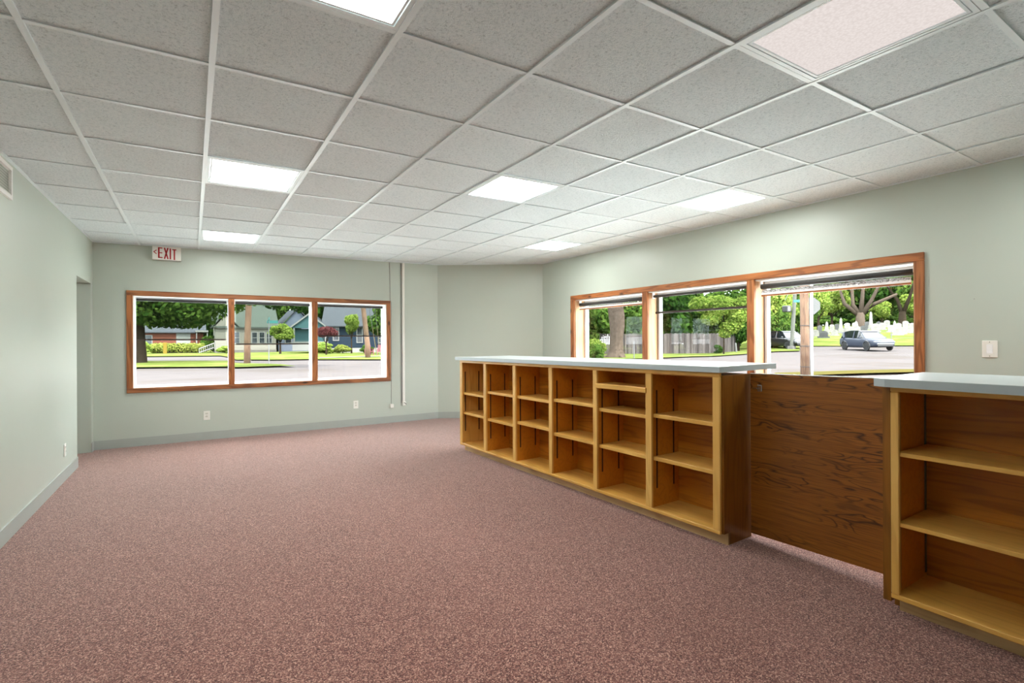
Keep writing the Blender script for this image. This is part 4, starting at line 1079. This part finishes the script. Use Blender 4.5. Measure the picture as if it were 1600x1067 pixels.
# ---- cars
def car(loc, rz, lab, paint):
    e = tag(empty('car', loc, rz), lab, 'car')
    # sections along the length: x, half width, bottom, belt height
    S = [(-2.28, .70, .55, .92), (-2.20, .86, .38, 1.02), (-1.5, .93, .26, 1.06), (-.4, .94, .24, 1.02), (.7, .94, .24, .98), (1.35, .92, .26, .95), (2.0, .86, .32, .86), (2.28, .72, .40, .70)]
    vs, fs = [], []
    for x_, w_, b_, t_ in S:
        for y, z in ((-w_ * .92, b_), (-w_, b_ + .18), (-w_, t_ - .12), (-w_ * .93, t_), (w_ * .93, t_), (w_, t_ - .12), (w_, b_ + .18), (w_ * .92, b_)):
            vs.append((x_, y, z))
    for k in range(len(S) - 1):
        for q in range(8): fs.append((k * 8 + q, k * 8 + (q + 1) % 8, (k + 1) * 8 + (q + 1) % 8, (k + 1) * 8 + q))
    fs += [tuple(range(8)), tuple(range((len(S) - 1) * 8, len(S) * 8))]
    MB().add(vs, fs).build('body', paint, e, True)
    # greenhouse
    G = [(-2.1, .80, 1.02, .80, 1.10), (-1.75, .84, 1.03, .70, 1.55), (-.9, .86, 1.02, .70, 1.64), (.1, .86, .99, .69, 1.62), (.45, .86, .98, .66, 1.50), (1.15, .84, .94, .80, 1.0)]
    vs, fs = [], []
    for x_, w0, z0, w1, z1 in G: vs += [(x_, -w0, z0), (x_, -w1, z1), (x_, w1, z1), (x_, w0, z0)]
    for k in range(len(G) - 1):
        for q in range(3): fs.append((k * 4 + q, k * 4 + q + 1, (k + 1) * 4 + q + 1, (k + 1) * 4 + q))
    MB().add(vs, fs + [(0, 1, 2, 3), tuple(range(20, 24))]).build('glasshouse', 'car_glass', e)
    MB().add([(x_, s * (w_ + .005), z + dz) for x_, w_, z in ((-1.9, .76, 1.40), (-1.7, .70, 1.56), (-.9, .70, 1.65), (.1, .69, 1.63), (.38, .67, 1.53)) for s in (-1, 1) for dz in (0, .03)],
             [f for k in range(4) for f in ((k * 4 + 1, k * 4 + 3, k * 4 + 7, k * 4 + 5), (k * 4, k * 4 + 1, k * 4 + 5, k * 4 + 4), (k * 4 + 2, k * 4 + 3, k * 4 + 7, k * 4 + 6), (k * 4, k * 4 + 2, k * 4 + 6, k * 4 + 4))]).build('roof', paint, e)
    for s in (-1, 1):
        MB().tube([(1.15, s * .85, .95), (.45, s * .68, 1.5)], .035, 6).build('pillar', paint, e)
        MB().tube([(-.35, s * .885, 1.0), (-.40, s * .71, 1.6)], .04, 6).build('pillar', paint, e)
        MB().tube([(-1.55, s * .875, 1.04), (-1.85, s * .72, 1.5)], .10, 6).build('pillar', paint, e)
        BV(.62, .80, s * 1.0 - .09, s * 1.0 + .09, 1.0, 1.13, b=.03).build('mirror', paint, e)
        for xx in (-1.42, 1.42):
            wh = MB().tube([(xx, s * .96 - .11, .34), (xx, s * .96 + .0, .34)] if s > 0 else [(xx, s * .96, .34), (xx, s * .96 + .11, .34)], .345, 20).build('wheel', 'tyre', e)
            MB().tube([(xx, s * .962, .34), (xx, s * .972, .34)], .23, 16).build('rim', 'rim', wh)
            arch = [(xx + .42 * math.cos(a), .36 + .42 * math.sin(a)) for a in np.linspace(0, PI, 11)]
            MB().tube([(p[0], s * .935, p[1]) for p in arch], .04, 6).build('arch_trim', 'black_plastic', e)
        BV(2.06, 2.22, s * .62 - .18, s * .62 + .18, .68, .76, b=.02).build('headlamp', 'headlamp', e)
    BV(2.16, 2.30, -.62, .62, .34, .50, b=.02).build('lower_grille', 'black_plastic', e)
    BV(2.2, 2.31, -.66, .66, .52, .58, b=.01).build('bumper_bar', 'headlamp', e)
    BV(2.16, 2.30, -.5, .5, .60, .66, b=.01).build('grille', 'black_plastic', e)
    return e
car((47.6, 19.6, gz(47.6, 19.6) - .05), math.atan2(-.825, -.566), 'blue-grey crossover car on the street outside the right window', 'car_paint')
car((46.9, 25.9, gz(46.9, 25.9) - .02), math.atan2(-.95, -.45), 'black car parked in the shade behind the leaning pole', 'car_black')

# ---- cemetery
def headstone(x, y, w_, h_, kind, mat, lab, grp):
    e = tag(empty('headstone', (x, y, gz(x, y)), -1.1 + random.uniform(-.2, .2)), lab, 'headstone', grp)
    B(-w_ * .7, w_ * .7, -w_ * .45, w_ * .45, -.2, .22).build('plinth', mat, e)
    if kind == 'obelisk':
        B(-w_ * .5, w_ * .5, -w_ * .5, w_ * .5, .22, .75).build('pedestal', mat, e)
        MB().add([(sx_ * a, sy_ * a, z) for a, z in ((w_ * .36, .75), (w_ * .22, h_ - .25)) for sx_, sy_ in ((-1, -1), (1, -1), (1, 1), (-1, 1))] + [(0, 0, h_)],
                 [(0, 1, 2, 3), (0, 1, 5, 4), (1, 2, 6, 5), (2, 3, 7, 6), (3, 0, 4, 7), (4, 5, 8), (5, 6, 8), (6, 7, 8), (7, 4, 8)]).build('shaft', mat, e)
    else:
        n = 8; pts = [(-w_ / 2, .22), (w_ / 2, .22)] + [(w_ / 2 * math.cos(a), h_ - w_ / 2 * .6 + w_ / 2 * .6 * math.sin(a)) for a in np.linspace(0, PI, n)]
        k = len(pts)
        MB().add([(x_, y_, z) for y_ in (-.11, .11) for x_, z in pts], [tuple(range(k)), tuple(range(k, 2 * k))] + [(i, (i + 1) % k, k + (i + 1) % k, k + i) for i in range(k)]).build('slab', mat, e)
OB = [(65.63, 86.2, 2.3, .55, 'slim obelisk just left of the car roof'), (67.97, 96.0, 2.9, .62, 'tallest white obelisk behind the car'), (64.49, 82.7, 1.9, .6, 'white obelisk midway between wooden pole and car'), (63.16, 72.2, 2.1, .5, 'obelisk partly behind the white conduit'), (66.84, 92.3, 1.6, .8, 'broad monument below the forked tree'), (69.72, 93.2, 1.5, .5, 'narrow monument right of the car')]
def at(bearing, dist):
    a = math.radians(bearing)
    return (dist * math.sin(a), dist * math.cos(a))
for bearing, dist, h_, w_, lab in OB:
    x, y = at(bearing, dist); headstone(x, y, w_, h_, 'obelisk', 'stone_pale', lab + ' in the cemetery', 'cemetery monuments')
for bearing, dist in ((62.67, 69.6), (63.54, 77.2), (63.91, 86.9), (64.23, 73.1), (64.91, 90.2), (65.12, 78.5), (65.32, 95.4), (65.94, 86.5), (66.14, 93.9), (66.44, 84.6), (66.74, 99.4), (67.14, 90.2), (67.44, 85.6), (67.68, 100.6), (68.31, 89.0), (68.55, 99.2), (68.83, 94.6), (69.16, 105.0), (69.44, 87.8), (70.0, 91.0), (70.23, 81.2), (70.5, 99.3), (70.77, 84.3), (71.0, 92.3), (66.94, 80.2), (69.91, 78.3)):
    x, y = at(bearing, dist)
    headstone(x, y, random.uniform(.55, .95), random.uniform(.8, 1.3), 'slab', random.choice(('stone_pale', 'stone_pale', 'stone_grey')), 'low rounded headstone in the cemetery behind the car', 'low headstones on the cemetery slope')
e = tag(empty('mesh_fence', (57.2, 29.2, gz(57.2, 29.2))), 'thin wire fence along the foot of the cemetery', 'fence')
pts = [(a - 57.2, b - 29.2) for a, b in ((56.5, 30.0), (57.6, 26), (58.8, 22), (59.8, 18))]
for p0, p1 in zip(pts, pts[1:]):
    za, zb = gz(p0[0] + 57.2, p0[1] + 29.2) - gz(57.2, 29.2), gz(p1[0] + 57.2, p1[1] + 29.2) - gz(57.2, 29.2)
    for z in (.5, 1.1): MB().tube([(*p0, za + z), (*p1, zb + z)], .012, 5).build('wire', 'galvanised', e)
    MB().tube([(*p0, za - .1), (*p0, za + 1.2)], .03, 6).build('post', 'galvanised', e)
# cemetery trees
def forked(x, y, lab, mat, limbs, leaves, r0):
    e = tag(empty('cemetery_tree', (x, y, gz(x, y))), lab, 'tree')
    MB().tube([(0, 0, -.4), (0, 0, .4), (.1, 0, 2.6)], [r0 * 1.5, r0, r0 * .8], 12).build('trunk', mat, e, True)
    for pts in limbs: MB().tube([(0.1, 0, 2.0)] + pts, [r0 * .6, r0 * .42, r0 * .25, r0 * .12][:len(pts) + 1], 8).build('branch', mat, e, True)
    for m, s, l, v in leaves: place_leaves(UNIT[m][v], e, s, l)
rx_, ry_ = .383, -.924      # sideways direction at the cemetery
def sd(a, up, back=0): return (rx_ * a + .92 * back, ry_ * a + .38 * back, up)
forked(95.4, 40.2, 'tree with bare forked grey limbs behind the tall obelisk', 'bark_grey',
       [[sd(-1.0, 4.0), sd(-1.2, 8)], [sd(.3, 5), sd(.6, 9)], [sd(1.5, 4.5), sd(3.0, 8), sd(4.2, 11)], [sd(2.0, 4), sd(5, 5.5)], [sd(-2.2, 4.2), sd(-2.8, 6.5)]],
       [('leaf_mid', (4, 4, 1.6), sd(-2, 10.5), 0)], .75)
forked(101.5, 36.4, 'dark leaning tree at the right edge of the right window', 'bark_dark',
       [[sd(-.6, 4.5), sd(-2, 7), sd(-4, 9.5)], [sd(1, 5), sd(2, 9)]], [('leaf_mid', (4.5, 4.5, 2.6), sd(2, 10), 1)], .6)
CT = 'trees behind the cemetery'
for k, (bearing, dist, m, rx, rz_, zc) in enumerate(((60.27, 58.9, 'leaf_bright', 2.4, 3.2, 3.6), (59.75, 56.4, 'leaf_mid', 2.0, 2.6, 2.2), (61.01, 63.9, 'leaf_mid', 2.8, 3.8, 3.4), (62.01, 69.1, 'leaf_mid', 2.6, 3.4, 3.2), (59.4, 69.7, 'leaf_dark', 4.5, 5.5, 4.5))):
    x, y = at(bearing, dist)
    tree('street_tree', x, y, ('yellow-green tree left of the leaning light pole', 'low green tree against the mullion of the nearest pane', 'leafy tree directly behind the leaning light pole', 'leafy tree between the light pole and the wooden pole', 'large dark tree behind the yellow-green tree')[k], m, rx, rz_, zc, k % 2, 2.0, .16, group='trees behind the light pole')
for bearing, dist, rx, zc, lab in ((63.8, 98.5, 2.6, 4.4, 'bright maple behind the round road sign'), (64.91, 106.9, 3.4, 5.0, 'bright green maple above the headstones left of the car')):
    x, y = at(bearing, dist); tree('maple_tree', x, y, lab, 'leaf_bright', rx, 3.4, zc, 0, 3, .2)
for k in range(16):
    x, y = at(58.23 + k * 1.07, 128 + 16 * (k % 3))
    tree('cemetery_tree', x, y, 'tall tree in the wooded edge behind the cemetery', ('leaf_mid', 'leaf_dark', 'leaf_mid', 'leaf_dark')[k % 4], 6.0, 7.5, 6.0 + 2.5 * (k % 2), k % 2, 4, .35, group=CT)
for k, (bearing, dist, rx, zc) in enumerate(((68.79, 121.9, 2.6, 3.2), (69.44, 130.5, 3.0, 4.2), (70.95, 122.9, 2.8, 4.5), (68.21, 123.5, 2.0, 3.0))):
    x, y = at(bearing, dist); tree('sunlit_tree', x, y, ('sunlit tree right of the tall obelisk', 'sunlit tree midway between the two big cemetery trees', 'sunlit tree at the right edge of the right window', 'small sunlit tree just behind the tall obelisk')[k], 'leaf_bright', rx, 2.4, zc, 1, 2, .15, group='sunlit trees by the cemetery')
for k in range(9):
    x, y = at(62.2 + k * 1.32, 124 + (k % 2) * 4)
    bush(x, y, 3.4, 1.5, 'leaf_dark' if k % 2 else 'leaf_mid', 'low dark undergrowth behind the headstones', 'undergrowth behind the cemetery', v=k % 2)
